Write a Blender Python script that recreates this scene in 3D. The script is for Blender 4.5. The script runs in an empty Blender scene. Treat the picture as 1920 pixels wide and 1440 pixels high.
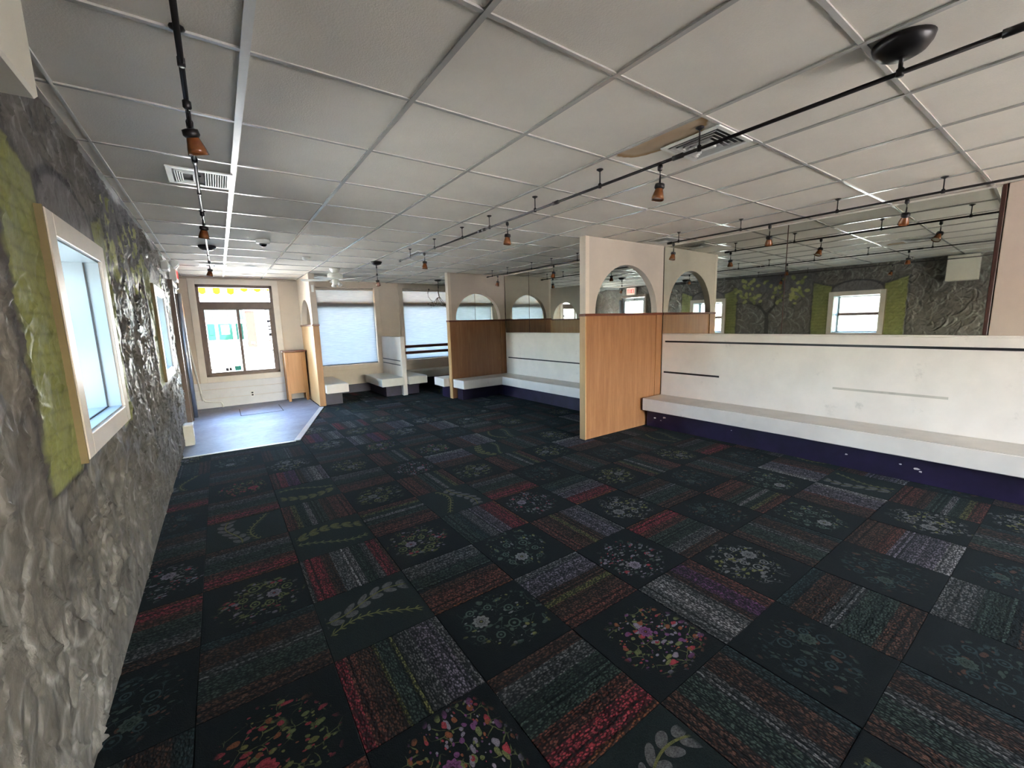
import bpy, bmesh, math, random
import numpy as np
from mathutils import Vector, Matrix

sc = bpy.context.scene
C = sc.collection
PI = math.pi
R = math.radians

# ------------------------------------------------------------------ camera
CAM_H = 1.45
cam_d = bpy.data.cameras.new('camera')
cam = bpy.data.objects.new('camera', cam_d); C.objects.link(cam)
F_PX = 774.2
cam_d.sensor_fit = 'HORIZONTAL'; cam_d.sensor_width = 36.0
cam_d.lens = F_PX * 36.0 / 1920.0
cam_d.clip_start = 0.02; cam_d.clip_end = 300
def cam_axes(yaw, pitch, roll):
    cy, sy, cp, sp = math.cos(yaw), math.sin(yaw), math.cos(pitch), math.sin(pitch)
    f = Vector((-sy * cp, cy * cp, sp)); r = Vector((cy, sy, 0)); u = r.cross(f)
    cr, sr = math.cos(roll), math.sin(roll)
    return cr * r + sr * u, -sr * r + cr * u, f
ax, ay, az = cam_axes(R(-35.013), R(-8.495), R(-1.525))
cam.matrix_world = Matrix(((ax.x, ay.x, -az.x, 0), (ax.y, ay.y, -az.y, 0), (ax.z, ay.z, -az.z, CAM_H), (0, 0, 0, 1)))
sc.camera = cam

# ------------------------------------------------------------------ world, sun, exposure
w = bpy.data.worlds.new('world'); sc.world = w; w.use_nodes = True
nt = w.node_tree; nt.nodes.clear()
wo = nt.nodes.new('ShaderNodeOutputWorld'); bg = nt.nodes.new('ShaderNodeBackground')
sky = nt.nodes.new('ShaderNodeTexSky')
sky.sky_type = 'NISHITA'; sky.sun_disc = False
sky.sun_elevation = R(52); sky.sun_rotation = R(140); sky.air_density = 1.0; sky.dust_density = 2.5; sky.ozone_density = 1.0
nt.links.new(sky.outputs[0], bg.inputs[0]); nt.links.new(bg.outputs[0], wo.inputs[0])
bg.inputs[1].default_value = 2.0
sun_d = bpy.data.lights.new('sun', 'SUN'); sun_d.energy = 40.0; sun_d.angle = R(0.6); sun_d.color = (1.0, .95, .88)
sun = bpy.data.objects.new('sun', sun_d); C.objects.link(sun)
sun.rotation_euler = Vector((-.65, .45, -1.0)).to_track_quat('-Z', 'Y').to_euler()   # shines from behind the building over the roof
sc.view_settings.view_transform = 'Standard'; sc.view_settings.look = 'None'
sc.view_settings.gamma = 1.0; sc.view_settings.use_curve_mapping = False
sc.view_settings.exposure = 2.8
cy = sc.cycles
cy.max_bounces = 7; cy.diffuse_bounces = 4; cy.glossy_bounces = 4; cy.transmission_bounces = 6; cy.transparent_max_bounces = 10
cy.sample_clamp_indirect = 8.0
cy.caustics_reflective = False; cy.caustics_refractive = False
cy.use_denoising = True; cy.use_adaptive_sampling = True; cy.adaptive_threshold = .03

# ------------------------------------------------------------------ node helpers
def new_mat(name):
    m = bpy.data.materials.new(name); m.use_nodes = True
    n = m.node_tree; b = n.nodes['Principled BSDF']
    return m, n, b
def nd(n, typ, **kw):
    x = n.nodes.new(typ)
    for k, v in kw.items():
        setattr(x, k, v)
    return x
def lk(n, a, b): n.links.new(a, b)
def coords(n, kind='Object', scale=(1, 1, 1), rot=(0, 0, 0)):
    tc = nd(n, 'ShaderNodeTexCoord'); mp = nd(n, 'ShaderNodeMapping')
    mp.inputs['Scale'].default_value = scale; mp.inputs['Rotation'].default_value = rot
    lk(n, tc.outputs[kind], mp.inputs[0]); return mp.outputs[0]
def noise(n, vec, scale, detail=3, rough=.5, dist=0):
    x = nd(n, 'ShaderNodeTexNoise'); x.inputs['Scale'].default_value = scale; x.inputs['Detail'].default_value = detail
    x.inputs['Roughness'].default_value = rough; x.inputs['Distortion'].default_value = dist
    if vec is not None: lk(n, vec, x.inputs['Vector'])
    return x
def ramp(n, fac, stops, interp='LINEAR'):
    r = nd(n, 'ShaderNodeValToRGB'); r.color_ramp.interpolation = interp
    e = r.color_ramp.elements
    while len(e) < len(stops): e.new(.5)
    for i, (p, c) in enumerate(stops):
        e[i].position = p; e[i].color = (c[0], c[1], c[2], 1) if not isinstance(c, (int, float)) else (c, c, c, 1)
    lk(n, fac, r.inputs[0]); return r.outputs[0]
def math_(n, op, a, b=None, c=None):
    m = nd(n, 'ShaderNodeMath', operation=op)
    for i, v in enumerate((a, b, c)):
        if v is None: continue
        if isinstance(v, (int, float)): m.inputs[i].default_value = v
        else: lk(n, v, m.inputs[i])
    return m.outputs[0]
def mixc(n, fac, a, b, mode='MIX'):
    m = nd(n, 'ShaderNodeMix', data_type='RGBA', blend_type=mode)
    for i, v in ((0, fac), (6, a), (7, b)):
        if isinstance(v, (int, float)): m.inputs[i].default_value = v
        elif isinstance(v, tuple): m.inputs[i].default_value = (v[0], v[1], v[2], 1)
        else: lk(n, v, m.inputs[i])
    return m.outputs[2]
def bump(n, b, h, strength=.3, dist=.01):
    x = nd(n, 'ShaderNodeBump'); x.inputs['Strength'].default_value = strength; x.inputs['Distance'].default_value = dist
    lk(n, h, x.inputs['Height']); lk(n, x.outputs[0], b.inputs['Normal'])
def paint(name, col, rough=.5, var=.06, vscale=3.0, bmp=.05, bscale=60, metal=0, spec=.5, dirt=None):
    m, n, b = new_mat(name)
    v = coords(n); nz = noise(n, v, vscale, 4, .6)
    lo = tuple(max(0, c * (1 - var * 2)) for c in col); hi = tuple(c * (1 + var) for c in col)
    c = ramp(n, nz.outputs[0], [(.3, lo), (.7, hi)])
    if dirt:
        d = noise(n, v, dirt[1], 6, .7)
        f = ramp(n, d.outputs[0], [(dirt[2], 0.), (dirt[2] + .12, dirt[3])])
        c = mixc(n, f, c, dirt[0])
    lk(n, c, b.inputs['Base Color'])
    b.inputs['Roughness'].default_value = rough; b.inputs['Metallic'].default_value = metal
    b.inputs['Specular IOR Level'].default_value = spec
    if bmp: bump(n, b, noise(n, v, bscale, 3).outputs[0], bmp, .004)
    return m
def wood(name, c1, c2, axis='Z', rough=.4, scale=1.0, spec=.4):
    m, n, b = new_mat(name)
    s = {'Z': (9, 9, .7), 'X': (.7, 9, 9), 'Y': (9, .7, 9)}[axis]
    v = coords(n, scale=tuple(k * scale for k in s))
    g = noise(n, v, 2.2, 6, .62, .6)
    v2 = coords(n, scale=tuple(k * scale * 4 for k in s)); g2 = noise(n, v2, 3.0, 4, .6)
    f = math_(n, 'ADD', math_(n, 'MULTIPLY', g.outputs[0], .75), math_(n, 'MULTIPLY', g2.outputs[0], .25))
    c = ramp(n, f, [(.3, c1), (.55, tuple((a + d) / 2 for a, d in zip(c1, c2))), (.72, c2)])
    lk(n, c, b.inputs['Base Color']); b.inputs['Roughness'].default_value = rough
    b.inputs['Specular IOR Level'].default_value = spec
    bump(n, b, g2.outputs[0], .06, .003)
    return m

M = {}
M['ceil_tile'] = paint('ceil_tile', (.78, .735, .655), .95, .03, 2.0, .35, 170, spec=.15)
M['ceil_tile_stain'] = None
M['tee'] = paint('tee', (.50, .485, .45), .22, .05, 8, 0, spec=.9)
M['tee_wide'] = paint('tee_wide', (.72, .72, .69), .30, .05, 8, 0, spec=.7)
M['cream'] = paint('cream', (.69, .59, .475), .55, .04, 2.5, .08, 40)
M['white_trim'] = paint('white_trim', (.78, .725, .64), .38, .04, 4, .04, 50)
M['beige'] = paint('beige', (.55, .47, .385), .6, .04, 3, .08, 50)
M['pink_beige'] = paint('pink_beige', (.55, .44, .36), .65, .05, 2, .1, 60)
M['bench_white'] = paint('bench_white', (.80, .72, .655), .36, .05, 2.2, .04, 30, dirt=((.42, .38, .33), 5, .62, .45))
M['seat_top'] = paint('seat_top', (.55, .49, .42), .30, .07, 3, .05, 40, dirt=((.36, .31, .26), 4, .55, .5))
M['seat_bright'] = paint('seat_bright', (.70, .66, .57), .30, .05, 3, .05, 40)
M['purple'] = paint('purple', (.017, .009, .036), .42, .25, 5, .08, 50, dirt=((.5, .45, .5), 26, .735, .9))
M['black_strip'] = paint('black_strip', (.008, .005, .010), .35, .2, 8, 0)
M['bronze'] = paint('bronze', (.020, .017, .018), .38, .2, 12, 0, metal=.4)
M['bronze_frame'] = paint('bronze_frame', (.17, .125, .10), .4, .1, 6, 0)
M['red_rail'] = wood('red_rail', (.13, .035, .025), (.22, .06, .04), 'X', .4)
M['panel_wood'] = wood('panel_wood', (.245, .100, .040), (.40, .195, .088), 'Z', .38)
M['panel_wood2'] = wood('panel_wood2', (.34, .15, .052), (.52, .26, .10), 'Z', .38)
M['edge_wood'] = wood('edge_wood', (.48, .27, .115), (.68, .43, .21), 'Z', .40)
M['honey_wood'] = wood('honey_wood', (.36, .155, .05), (.52, .26, .10), 'Z', .35)
M['cap_wood'] = wood('cap_wood', (.11, .028, .018), (.20, .06, .03), 'X', .3)
M['dark_wood'] = wood('dark_wood', (.035, .012, .009), (.075, .028, .020), 'Z', .4)
M['board_white'] = paint('board_white', (.74, .74, .74), .4, .04, 3, .04, 40)
M['alu'] = paint('alu', (.34, .36, .40), .34, .08, 6, .02, 40, metal=.85)
M['white_plastic'] = paint('white_plastic', (.78, .78, .74), .35, .03, 6, 0)
M['grey_metal'] = paint('grey_metal', (.62, .62, .60), .4, .04, 6, 0)
M['dark_inside'] = paint('dark_inside', (.03, .03, .03), .7, .1, 8, 0)
M['fan_white'] = paint('fan_white', (.70, .69, .62), .32, .04, 6, 0)
M['iron'] = paint('iron', (.13, .11, .09), .45, .2, 20, 0, metal=.5)
M['box_white'] = paint('box_white', (.60, .57, .48), .5, .03, 4, .03, 60)
M['reveal'] = paint('reveal', (.28, .34, .37), .35, .04, 3, .03, 40)
M['casing'] = paint('casing', (.60, .545, .475), .40, .05, 4, .05, 40)
M['casing_edge'] = paint('casing_edge', (.20, .155, .075), .5, .05, 4, .05, 40)
M['asphalt'] = paint('asphalt', (.29, .28, .265), .9, .08, .8, 0, spec=0)
M['stucco'] = paint('stucco', (.72, .71, .68), .9, .03, 1, 0, spec=0)
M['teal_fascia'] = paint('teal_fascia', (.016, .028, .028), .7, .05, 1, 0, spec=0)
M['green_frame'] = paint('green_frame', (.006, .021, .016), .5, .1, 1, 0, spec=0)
M['pale_pane'] = paint('pale_pane', (.10, .13, .125), .3, .1, 1, 0, spec=0)
M['yellow_cloth'] = paint('yellow_cloth', (.75, .40, .03), .8, .05, 3, 0)
M['white_cloth'] = paint('white_cloth', (.80, .78, .74), .8, .04, 3, 0)
M['dark_cloth'] = paint('dark_cloth', (.05, .06, .09), .8, .05, 3, 0)
M['teal_sticker'] = paint('teal_sticker', (.01, .40, .30), .5, .03, 3, 0)
M['dark_sticker'] = paint('dark_sticker', (.04, .035, .05), .5, .1, 40, 0)
M['red_letter'] = paint('red_letter', (.65, .02, .02), .5, .02, 3, 0)

# mirror: silvered, slightly green glass
m, n, b = new_mat('mirror'); b.inputs['Metallic'].default_value = 1; b.inputs['Roughness'].default_value = .015
v = coords(n); nz = noise(n, v, 2.5, 3)
lk(n, ramp(n, nz.outputs[0], [(.3, (.66, .70, .645)), (.7, (.70, .735, .68))]), b.inputs['Base Color']); M['mirror'] = m
# clear glass: see-through with a faint reflection
m = bpy.data.materials.new('glass'); m.use_nodes = True; n = m.node_tree; n.nodes.clear()
o_ = nd(n, 'ShaderNodeOutputMaterial'); t_ = nd(n, 'ShaderNodeBsdfTransparent'); g_ = nd(n, 'ShaderNodeBsdfGlossy'); mx = nd(n, 'ShaderNodeMixShader')
t_.inputs[0].default_value = (.93, .96, .95, 1); g_.inputs['Roughness'].default_value = .02
fr = nd(n, 'ShaderNodeFresnel'); fr.inputs[0].default_value = 1.45
lk(n, math_(n, 'MULTIPLY', fr.outputs[0], .8), mx.inputs[0]); lk(n, t_.outputs[0], mx.inputs[1]); lk(n, g_.outputs[0], mx.inputs[2]); lk(n, mx.outputs[0], o_.inputs[0])
M['glass'] = m
# woven roller blind: lets light through, with fine horizontal slubs
m = bpy.data.materials.new('blind_cloth'); m.use_nodes = True; n = m.node_tree; n.nodes.clear()
o_ = nd(n, 'ShaderNodeOutputMaterial'); t_ = nd(n, 'ShaderNodeBsdfTranslucent'); d_ = nd(n, 'ShaderNodeBsdfDiffuse'); tr = nd(n, 'ShaderNodeBsdfTransparent')
mx = nd(n, 'ShaderNodeMixShader'); mx2 = nd(n, 'ShaderNodeMixShader')
v = coords(n, scale=(1.6, 1.6, 46)); nz = noise(n, v, 4.0, 4, .65)
c = ramp(n, nz.outputs[0], [(.3, (.185, .215, .24)), (.7, (.35, .37, .38))])
lk(n, c, t_.inputs[0]); d_.inputs[0].default_value = (.7, .7, .68, 1)
tr.inputs[0].default_value = (.8, .8, .8, 1)
mx.inputs[0].default_value = .22; lk(n, t_.outputs[0], mx.inputs[1]); lk(n, d_.outputs[0], mx.inputs[2])
mx2.inputs[0].default_value = .02; lk(n, mx.outputs[0], mx2.inputs[1]); lk(n, tr.outputs[0], mx2.inputs[2]); lk(n, mx2.outputs[0], o_.inputs[0])
M['blind'] = m
def cloth(name, col):
    m, n, b = new_mat(name); v = coords(n); nz = noise(n, v, 12, 3); c = ramp(n, nz.outputs[0], [(.3, tuple(k * .9 for k in col)), (.7, col)])
    lk(n, c, b.inputs['Base Color']); b.inputs['Roughness'].default_value = .9; t = nd(n, 'ShaderNodeBsdfTranslucent'); lk(n, c, t.inputs[0])
    mx_ = nd(n, 'ShaderNodeMixShader'); mx_.inputs[0].default_value = .55; o = n.nodes['Material Output']; lk(n, b.outputs[0], mx_.inputs[1]); lk(n, t.outputs[0], mx_.inputs[2]); lk(n, mx_.outputs[0], o.inputs[0]); return m
M['yellow_cloth'] = cloth('yellow_cloth', (.72, .36, .03)); M['white_cloth'] = cloth('white_cloth', (.75, .73, .70)); M['pale_cloth'] = cloth('pale_cloth', (.85, .50, .12))
# amber glass lamp shade
m, n, b = new_mat('amber_glass'); v = coords(n); nz = noise(n, v, 30, 3)
lk(n, ramp(n, nz.outputs[0], [(.3, (.20, .055, .015)), (.7, (.34, .12, .035))]), b.inputs['Base Color']); b.inputs['Roughness'].default_value = .15
b.inputs['Transmission Weight'].default_value = .35; M['amber'] = m
m, n, b = new_mat('lamp_lens'); v = coords(n); nz = noise(n, v, 60, 2)
lk(n, ramp(n, nz.outputs[0], [(.3, (.6, .5, .35)), (.7, (.95, .88, .75))]), b.inputs['Base Color']); b.inputs['Roughness'].default_value = .2; M['lens'] = m
m, n, b = new_mat('dome_glass'); b.inputs['Base Color'].default_value = (.008, .008, .01, 1); b.inputs['Roughness'].default_value = .08; M['dome'] = m
# lit exit sign face
m, n, b = new_mat('exit_face'); b.inputs['Base Color'].default_value = (.8, .68, .62, 1); b.inputs['Roughness'].default_value = .4
b.inputs['Emission Color'].default_value = (1, .5, .42, 1); b.inputs['Emission Strength'].default_value = .12; M['exit_face'] = m
m, n, b = new_mat('exit_red'); b.inputs['Base Color'].default_value = (.7, .01, .01, 1)
b.inputs['Emission Color'].default_value = (1, .03, .03, 1); b.inputs['Emission Strength'].default_value = .25; M['exit_red'] = m
# brick of the column across the street
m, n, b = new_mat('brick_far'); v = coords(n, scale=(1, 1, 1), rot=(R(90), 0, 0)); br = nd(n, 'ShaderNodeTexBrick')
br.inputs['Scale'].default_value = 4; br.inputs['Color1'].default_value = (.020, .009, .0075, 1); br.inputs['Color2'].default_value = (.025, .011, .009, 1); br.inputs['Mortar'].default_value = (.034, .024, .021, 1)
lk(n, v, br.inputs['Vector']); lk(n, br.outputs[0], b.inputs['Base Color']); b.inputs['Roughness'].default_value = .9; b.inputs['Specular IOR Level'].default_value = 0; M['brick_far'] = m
# painted concrete of the entry floor
m, n, b = new_mat('entry_paint'); v = coords(n); n1 = noise(n, v, 1.6, 6, .65); n2 = noise(n, v, 14, 5, .7)
c = ramp(n, n1.outputs[0], [(.3, (.15, .175, .235)), (.55, (.215, .25, .335)), (.75, (.29, .325, .41))])
c = mixc(n, ramp(n, n2.outputs[0], [(.55, 0.), (.75, .5)]), c, (.17, .16, .16))
lk(n, c, b.inputs['Base Color']); lk(n, ramp(n, n2.outputs[0], [(.3, .45), (.7, .65)]), b.inputs['Roughness']); bump(n, b, n2.outputs[0], .05, .003)
b.inputs['Specular IOR Level'].default_value = .4; M['entry'] = m
# plaster mural: paint colour comes from the mesh, sheen of silver paint
m, n, b = new_mat('mural_plaster'); at = nd(n, 'ShaderNodeVertexColor', layer_name='paint'); v = coords(n)
n1 = noise(n, v, 9, 5, .7); n2 = noise(n, coords(n, scale=(1, 1, .35)), 70, 5, .65)
c = mixc(n, 1.0, at.outputs[0], ramp(n, n1.outputs[0], [(.25, .72), (.75, 1.22)]), 'MULTIPLY')
lk(n, c, b.inputs['Base Color']); lk(n, ramp(n, n1.outputs[0], [(.3, .38), (.7, .60)]), b.inputs['Roughness'])
b.inputs['Metallic'].default_value = .15; b.inputs['Specular IOR Level'].default_value = .5
bump(n, b, n2.outputs[0], .5, .006); M['mural'] = m
# water-stained ceiling tile
m, n, b = new_mat('stained_tile'); tc = nd(n, 'ShaderNodeTexCoord'); v = tc.outputs['Object']
sp = nd(n, 'ShaderNodeSeparateXYZ'); lk(n, v, sp.inputs[0]); nz = noise(n, v, 7, 4, .6)
# distance field of a blot hugging the low-x side of the tile
dx = math_(n, 'MULTIPLY', math_(n, 'ADD', sp.outputs[0], .26), 1.6); dy = math_(n, 'SUBTRACT', sp.outputs[1], -.02)
rr = math_(n, 'SQRT', math_(n, 'ADD', math_(n, 'MULTIPLY', dx, dx), math_(n, 'MULTIPLY', dy, dy)))
rr = math_(n, 'ADD', rr, math_(n, 'MULTIPLY', math_(n, 'SUBTRACT', nz.outputs[0], .5), .09))
c = ramp(n, rr, [(.0, (.46, .34, .22)), (.22, (.50, .39, .27)), (.265, (.36, .22, .10)), (.285, (.78, .735, .655))])
lk(n, c, b.inputs['Base Color']); b.inputs['Roughness'].default_value = .95; b.inputs['Specular IOR Level'].default_value = .15
bump(n, b, noise(n, v, 170, 3).outputs[0], .3, .004); M['ceil_tile_stain'] = m

# ------------------------------------------------------------------ carpet tile materials
DK = (.0045, .0068, .0078)
P_ = dict(red=(.17, .022, .030), brick=(.090, .030, .022), brown=(.055, .026, .018), lilac=(.115, .10, .125), grey=(.085, .085, .085), white=(.20, .19, .19),
          olive=(.085, .085, .028), green=(.028, .042, .034), teal=(.016, .028, .030), purple=(.085, .030, .080), dark=DK, orange=(.12, .040, .018), lime=(.075, .085, .032))
P_ = {k: (v if k == 'dark' else tuple(c * 1.2 for c in v)) for k, v in P_.items()}
def stripe_mat(name, bands):
    m, n, b = new_mat(name); tc = nd(n, 'ShaderNodeTexCoord'); sp = nd(n, 'ShaderNodeSeparateXYZ'); lk(n, tc.outputs['Object'], sp.inputs[0])
    wob = noise(n, tc.outputs['Object'], 60, 2)
    x = math_(n, 'ADD', math_(n, 'MULTIPLY', sp.outputs[0], 1 / .4815), .5)
    x = math_(n, 'ADD', x, math_(n, 'MULTIPLY', math_(n, 'SUBTRACT', wob.outputs[0], .5), .02))
    tot = sum(k for _, k in bands); p = 0; st = []
    for cname, k in bands: st.append((p / tot, P_[cname])); p += k
    c = ramp(n, x, st, 'CONSTANT')
    # tufts: small dark gaps between the yarns, in rows
    vo = nd(n, 'ShaderNodeTexVoronoi'); vo.inputs['Scale'].default_value = 95; lk(n, coords(n, scale=(1.2, .75, 1)), vo.inputs['Vector'])
    cut = ramp(n, vo.outputs['Distance'], [(.34, 0.), (.52, .85)])
    row = ramp(n, math_(n, 'FRACT', math_(n, 'MULTIPLY', x, 17.0)), [(.0, .75), (.14, 0.), (.86, 0.), (1, .75)])
    big = noise(n, tc.outputs['Object'], 25, 3); patch = ramp(n, big.outputs[0], [(.4, .1), (.62, .75)])
    wn = nd(n, 'ShaderNodeTexWhiteNoise', noise_dimensions='1D'); lk(n, math_(n, 'FLOOR', math_(n, 'MULTIPLY', x, 38.0)), wn.inputs['W'])
    c = mixc(n, 1.0, c, ramp(n, wn.outputs['Value'], [(.0, .30), (.45, .95), (1, 1.5)]), 'MULTIPLY')
    c = mixc(n, cut, c, DK); c = mixc(n, row, c, DK); c = mixc(n, math_(n, 'MULTIPLY', patch, .55), c, DK)
    lk(n, c, b.inputs['Base Color']); b.inputs['Roughness'].default_value = 1; b.inputs['Specular IOR Level'].default_value = .1; b.inputs['Sheen Weight'].default_value = .02; b.inputs['Sheen Roughness'].default_value = .45; b.inputs['Sheen Tint'].default_value = (.75, .85, .85, 1)
    bump(n, b, vo.outputs['Distance'], .5, .006); return m
def length2(n, v, cx, cy):
    s = nd(n, 'ShaderNodeVectorMath', operation='SUBTRACT'); lk(n, v, s.inputs[0]); s.inputs[1].default_value = (cx, cy, 0)
    l = nd(n, 'ShaderNodeVectorMath', operation='LENGTH'); lk(n, s.outputs[0], l.inputs[0]); return l.outputs['Value'], s.outputs[0]
def floral_mat(name, cols, seed, curls=True, keep=.5, bright=1.0, base=DK):
    rnd = random.Random(seed)
    m, n, b = new_mat(name); tc = nd(n, 'ShaderNodeTexCoord')
    mp = nd(n, 'ShaderNodeMapping'); lk(n, tc.outputs['Object'], mp.inputs[0]); s = 1 / .4815; mp.inputs['Scale'].default_value = (s, s, 0)
    v = mp.outputs[0]
    nz = noise(n, v, 5, 3); off = nd(n, 'ShaderNodeVectorMath', operation='MULTIPLY_ADD'); lk(n, nz.outputs['Color'], off.inputs[0]); off.inputs[1].default_value = (.10, .10, 0); lk(n, v, off.inputs[2])
    ov = nd(n, 'ShaderNodeVectorMath', operation='ADD'); lk(n, off.outputs[0], ov.inputs[0]); ov.inputs[1].default_value = (seed * 1.7, seed * .9, 0); vv = ov.outputs[0]
    cl = lambda c: tuple(k * bright for k in P_[c])
    c = base
    # thin curling stems
    ed = nd(n, 'ShaderNodeTexVoronoi', feature='DISTANCE_TO_EDGE'); ed.inputs['Scale'].default_value = 8; lk(n, vv, ed.inputs['Vector'])
    brk = noise(n, vv, 6.5, 2); gate = ramp(n, brk.outputs[0], [(.46, 0.), (.56, .7)])
    c = mixc(n, math_(n, 'MULTIPLY', ramp(n, ed.outputs['Distance'], [(.012, 1.), (.035, 0.)]), gate), c, cl(cols[0]))
    # leaves and blossoms
    for k, (scale, thr) in enumerate(((8, .34), (12, .34), (19, .30))):
        vo = nd(n, 'ShaderNodeTexVoronoi'); vo.inputs['Scale'].default_value = scale; vo.inputs['Randomness'].default_value = .9
        mp2 = nd(n, 'ShaderNodeMapping'); lk(n, vv, mp2.inputs[0]); mp2.inputs['Rotation'].default_value = (0, 0, rnd.random() * 3); mp2.inputs['Scale'].default_value = (1, (1.9, 1.25, 1.6)[k], 1)
        lk(n, mp2.outputs[0], vo.inputs['Vector'])
        sc_ = nd(n, 'ShaderNodeSeparateColor'); lk(n, vo.outputs['Color'], sc_.inputs[0])
        pal = [cl(x) for x in cols]; st = [(i / len(pal), pal[i]) for i in range(len(pal))]
        col = ramp(n, sc_.outputs[0], st, 'CONSTANT')
        mask = math_(n, 'MULTIPLY', math_(n, 'LESS_THAN', vo.outputs['Distance'], thr), math_(n, 'GREATER_THAN', sc_.outputs[1], 1 - keep))
        vein = ramp(n, vo.outputs['Distance'], [(.0, .5), (.07, 1.), (thr, .75)])
        c = mixc(n, mask, c, mixc(n, 1.0, col, vein, 'MULTIPLY'))
    # rosettes and rings
    spots = [(rnd.uniform(-.2, .2), rnd.uniform(-.2, .2), rnd.uniform(.07, .10))]
    for (cx, cy_, r) in spots:
        L, d = length2(n, v, cx, cy_); sp = nd(n, 'ShaderNodeSeparateXYZ'); lk(n, d, sp.inputs[0])
        ang = math_(n, 'ARCTAN2', sp.outputs[1], sp.outputs[0]); pet = math_(n, 'MULTIPLY_ADD', math_(n, 'COSINE', math_(n, 'MULTIPLY', ang, 9.0)), .10, .9)
        q = math_(n, 'DIVIDE', math_(n, 'DIVIDE', L, r), pet)
        fc = ramp(n, q, [(.0, cl(cols[-1])), (.22, base), (.36, cl(cols[1])), (.55, tuple(k * .5 for k in cl(cols[1]))), (.70, cl(cols[1])), (.97, cl(cols[1]))])
        c = mixc(n, math_(n, 'LESS_THAN', q, 1.0), c, fc)
    if curls:
        for k in range(7):
            a = k * .9 + seed; rad = .16 + .13 * rnd.random(); r = rnd.uniform(.03, .055)
            L, d = length2(n, v, spots[0][0] * .6 + rad * math.cos(a), spots[0][1] * .6 + rad * math.sin(a))
            ring = math_(n, 'LESS_THAN', math_(n, 'ABSOLUTE', math_(n, 'SUBTRACT', L, r)), .008)
            dot = math_(n, 'LESS_THAN', L, r * .35)
            c = mixc(n, math_(n, 'LESS_THAN', L, r), c, base); c = mixc(n, math_(n, 'MAXIMUM', ring, dot), c, cl(cols[0]))
    # dark border: motif only fills the middle of the tile
    sp = nd(n, 'ShaderNodeSeparateXYZ'); lk(n, v, sp.inputs[0])
    ex = math_(n, 'ABSOLUTE', math_(n, 'ADD', sp.outputs[0], rnd.uniform(-.06, .06))); ey = math_(n, 'ABSOLUTE', math_(n, 'ADD', sp.outputs[1], rnd.uniform(-.06, .06)))
    L = math_(n, 'SQRT', math_(n, 'ADD', math_(n, 'MULTIPLY', ex, ex), math_(n, 'MULTIPLY', ey, ey)))
    ns = noise(n, vv, 4, 2); L = math_(n, 'ADD', L, math_(n, 'MULTIPLY', math_(n, 'SUBTRACT', ns.outputs[0], .5), .35))
    c = mixc(n, ramp(n, L, [(.36, 0.), (.43, 1.)]), c, base)
    fz = noise(n, tc.outputs['Object'], 240, 2); c = mixc(n, ramp(n, fz.outputs[0], [(.45, 0.), (.7, .6)]), c, DK)
    lk(n, c, b.inputs['Base Color']); b.inputs['Roughness'].default_value = 1; b.inputs['Specular IOR Level'].default_value = .1; b.inputs['Sheen Weight'].default_value = .02; b.inputs['Sheen Roughness'].default_value = .45; b.inputs['Sheen Tint'].default_value = (.75, .85, .85, 1)
    bump(n, b, fz.outputs[0], .4, .005); return m
def branch_mat(name, leafc, stemc, seed, base=(.009, .014, .014)):
    rnd = random.Random(seed); m, n, b = new_mat(name); tc = nd(n, 'ShaderNodeTexCoord')
    mp = nd(n, 'ShaderNodeMapping'); lk(n, tc.outputs['Object'], mp.inputs[0]); s = 1 / .4815; mp.inputs['Scale'].default_value = (s, s, 0); v = mp.outputs[0]
    sp = nd(n, 'ShaderNodeSeparateXYZ'); lk(n, v, sp.inputs[0]); c = base
    for k, (amp, y0, fr_, ph) in enumerate(((.10, .17, 5.0, .4), (.14, -.18, 4.2, 2.2))):
        cur = math_(n, 'MULTIPLY_ADD', math_(n, 'SINE', math_(n, 'MULTIPLY_ADD', sp.outputs[0], fr_, ph + seed)), amp, y0)
        dy = math_(n, 'SUBTRACT', sp.outputs[1], cur); ady = math_(n, 'ABSOLUTE', dy)
        if k == 0:   # pairs of fat leaves set along the twig
            cx = math_(n, 'SUBTRACT', math_(n, 'FRACT', math_(n, 'MULTIPLY', math_(n, 'ADD', sp.outputs[0], math_(n, 'MULTIPLY', ady, -.6)), 6.5)), .5)
            e = math_(n, 'ADD', math_(n, 'POWER', math_(n, 'MULTIPLY', cx, 2.6), 2.0), math_(n, 'POWER', math_(n, 'MULTIPLY', math_(n, 'SUBTRACT', ady, .055), 20.0), 2.0))
            nz = noise(n, v, 30, 3)
            c = mixc(n, math_(n, 'LESS_THAN', e, 1.0), c, ramp(n, nz.outputs[0], [(.3, tuple(k * .5 for k in P_[leafc])), (.7, P_[leafc])]))
        else:
            tw = math_(n, 'FRACT', math_(n, 'MULTIPLY', math_(n, 'ADD', sp.outputs[0], math_(n, 'MULTIPLY', ady, -1.0)), 11.0))
            c = mixc(n, math_(n, 'MULTIPLY', math_(n, 'LESS_THAN', tw, .22), math_(n, 'LESS_THAN', ady, .05)), c, P_[stemc])
        c = mixc(n, math_(n, 'LESS_THAN', ady, .010), c, P_[stemc])
    ex = math_(n, 'ABSOLUTE', sp.outputs[0]); c = mixc(n, ramp(n, ex, [(.42, 0.), (.46, 1.)]), c, base)
    fz = noise(n, tc.outputs['Object'], 240, 2); c = mixc(n, ramp(n, fz.outputs[0], [(.45, 0.), (.7, .6)]), c, DK)
    lk(n, c, b.inputs['Base Color']); b.inputs['Roughness'].default_value = 1; b.inputs['Specular IOR Level'].default_value = .1; b.inputs['Sheen Weight'].default_value = .02; b.inputs['Sheen Roughness'].default_value = .45; b.inputs['Sheen Tint'].default_value = (.75, .85, .85, 1)
    bump(n, b, fz.outputs[0], .4, .005); return m
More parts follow.
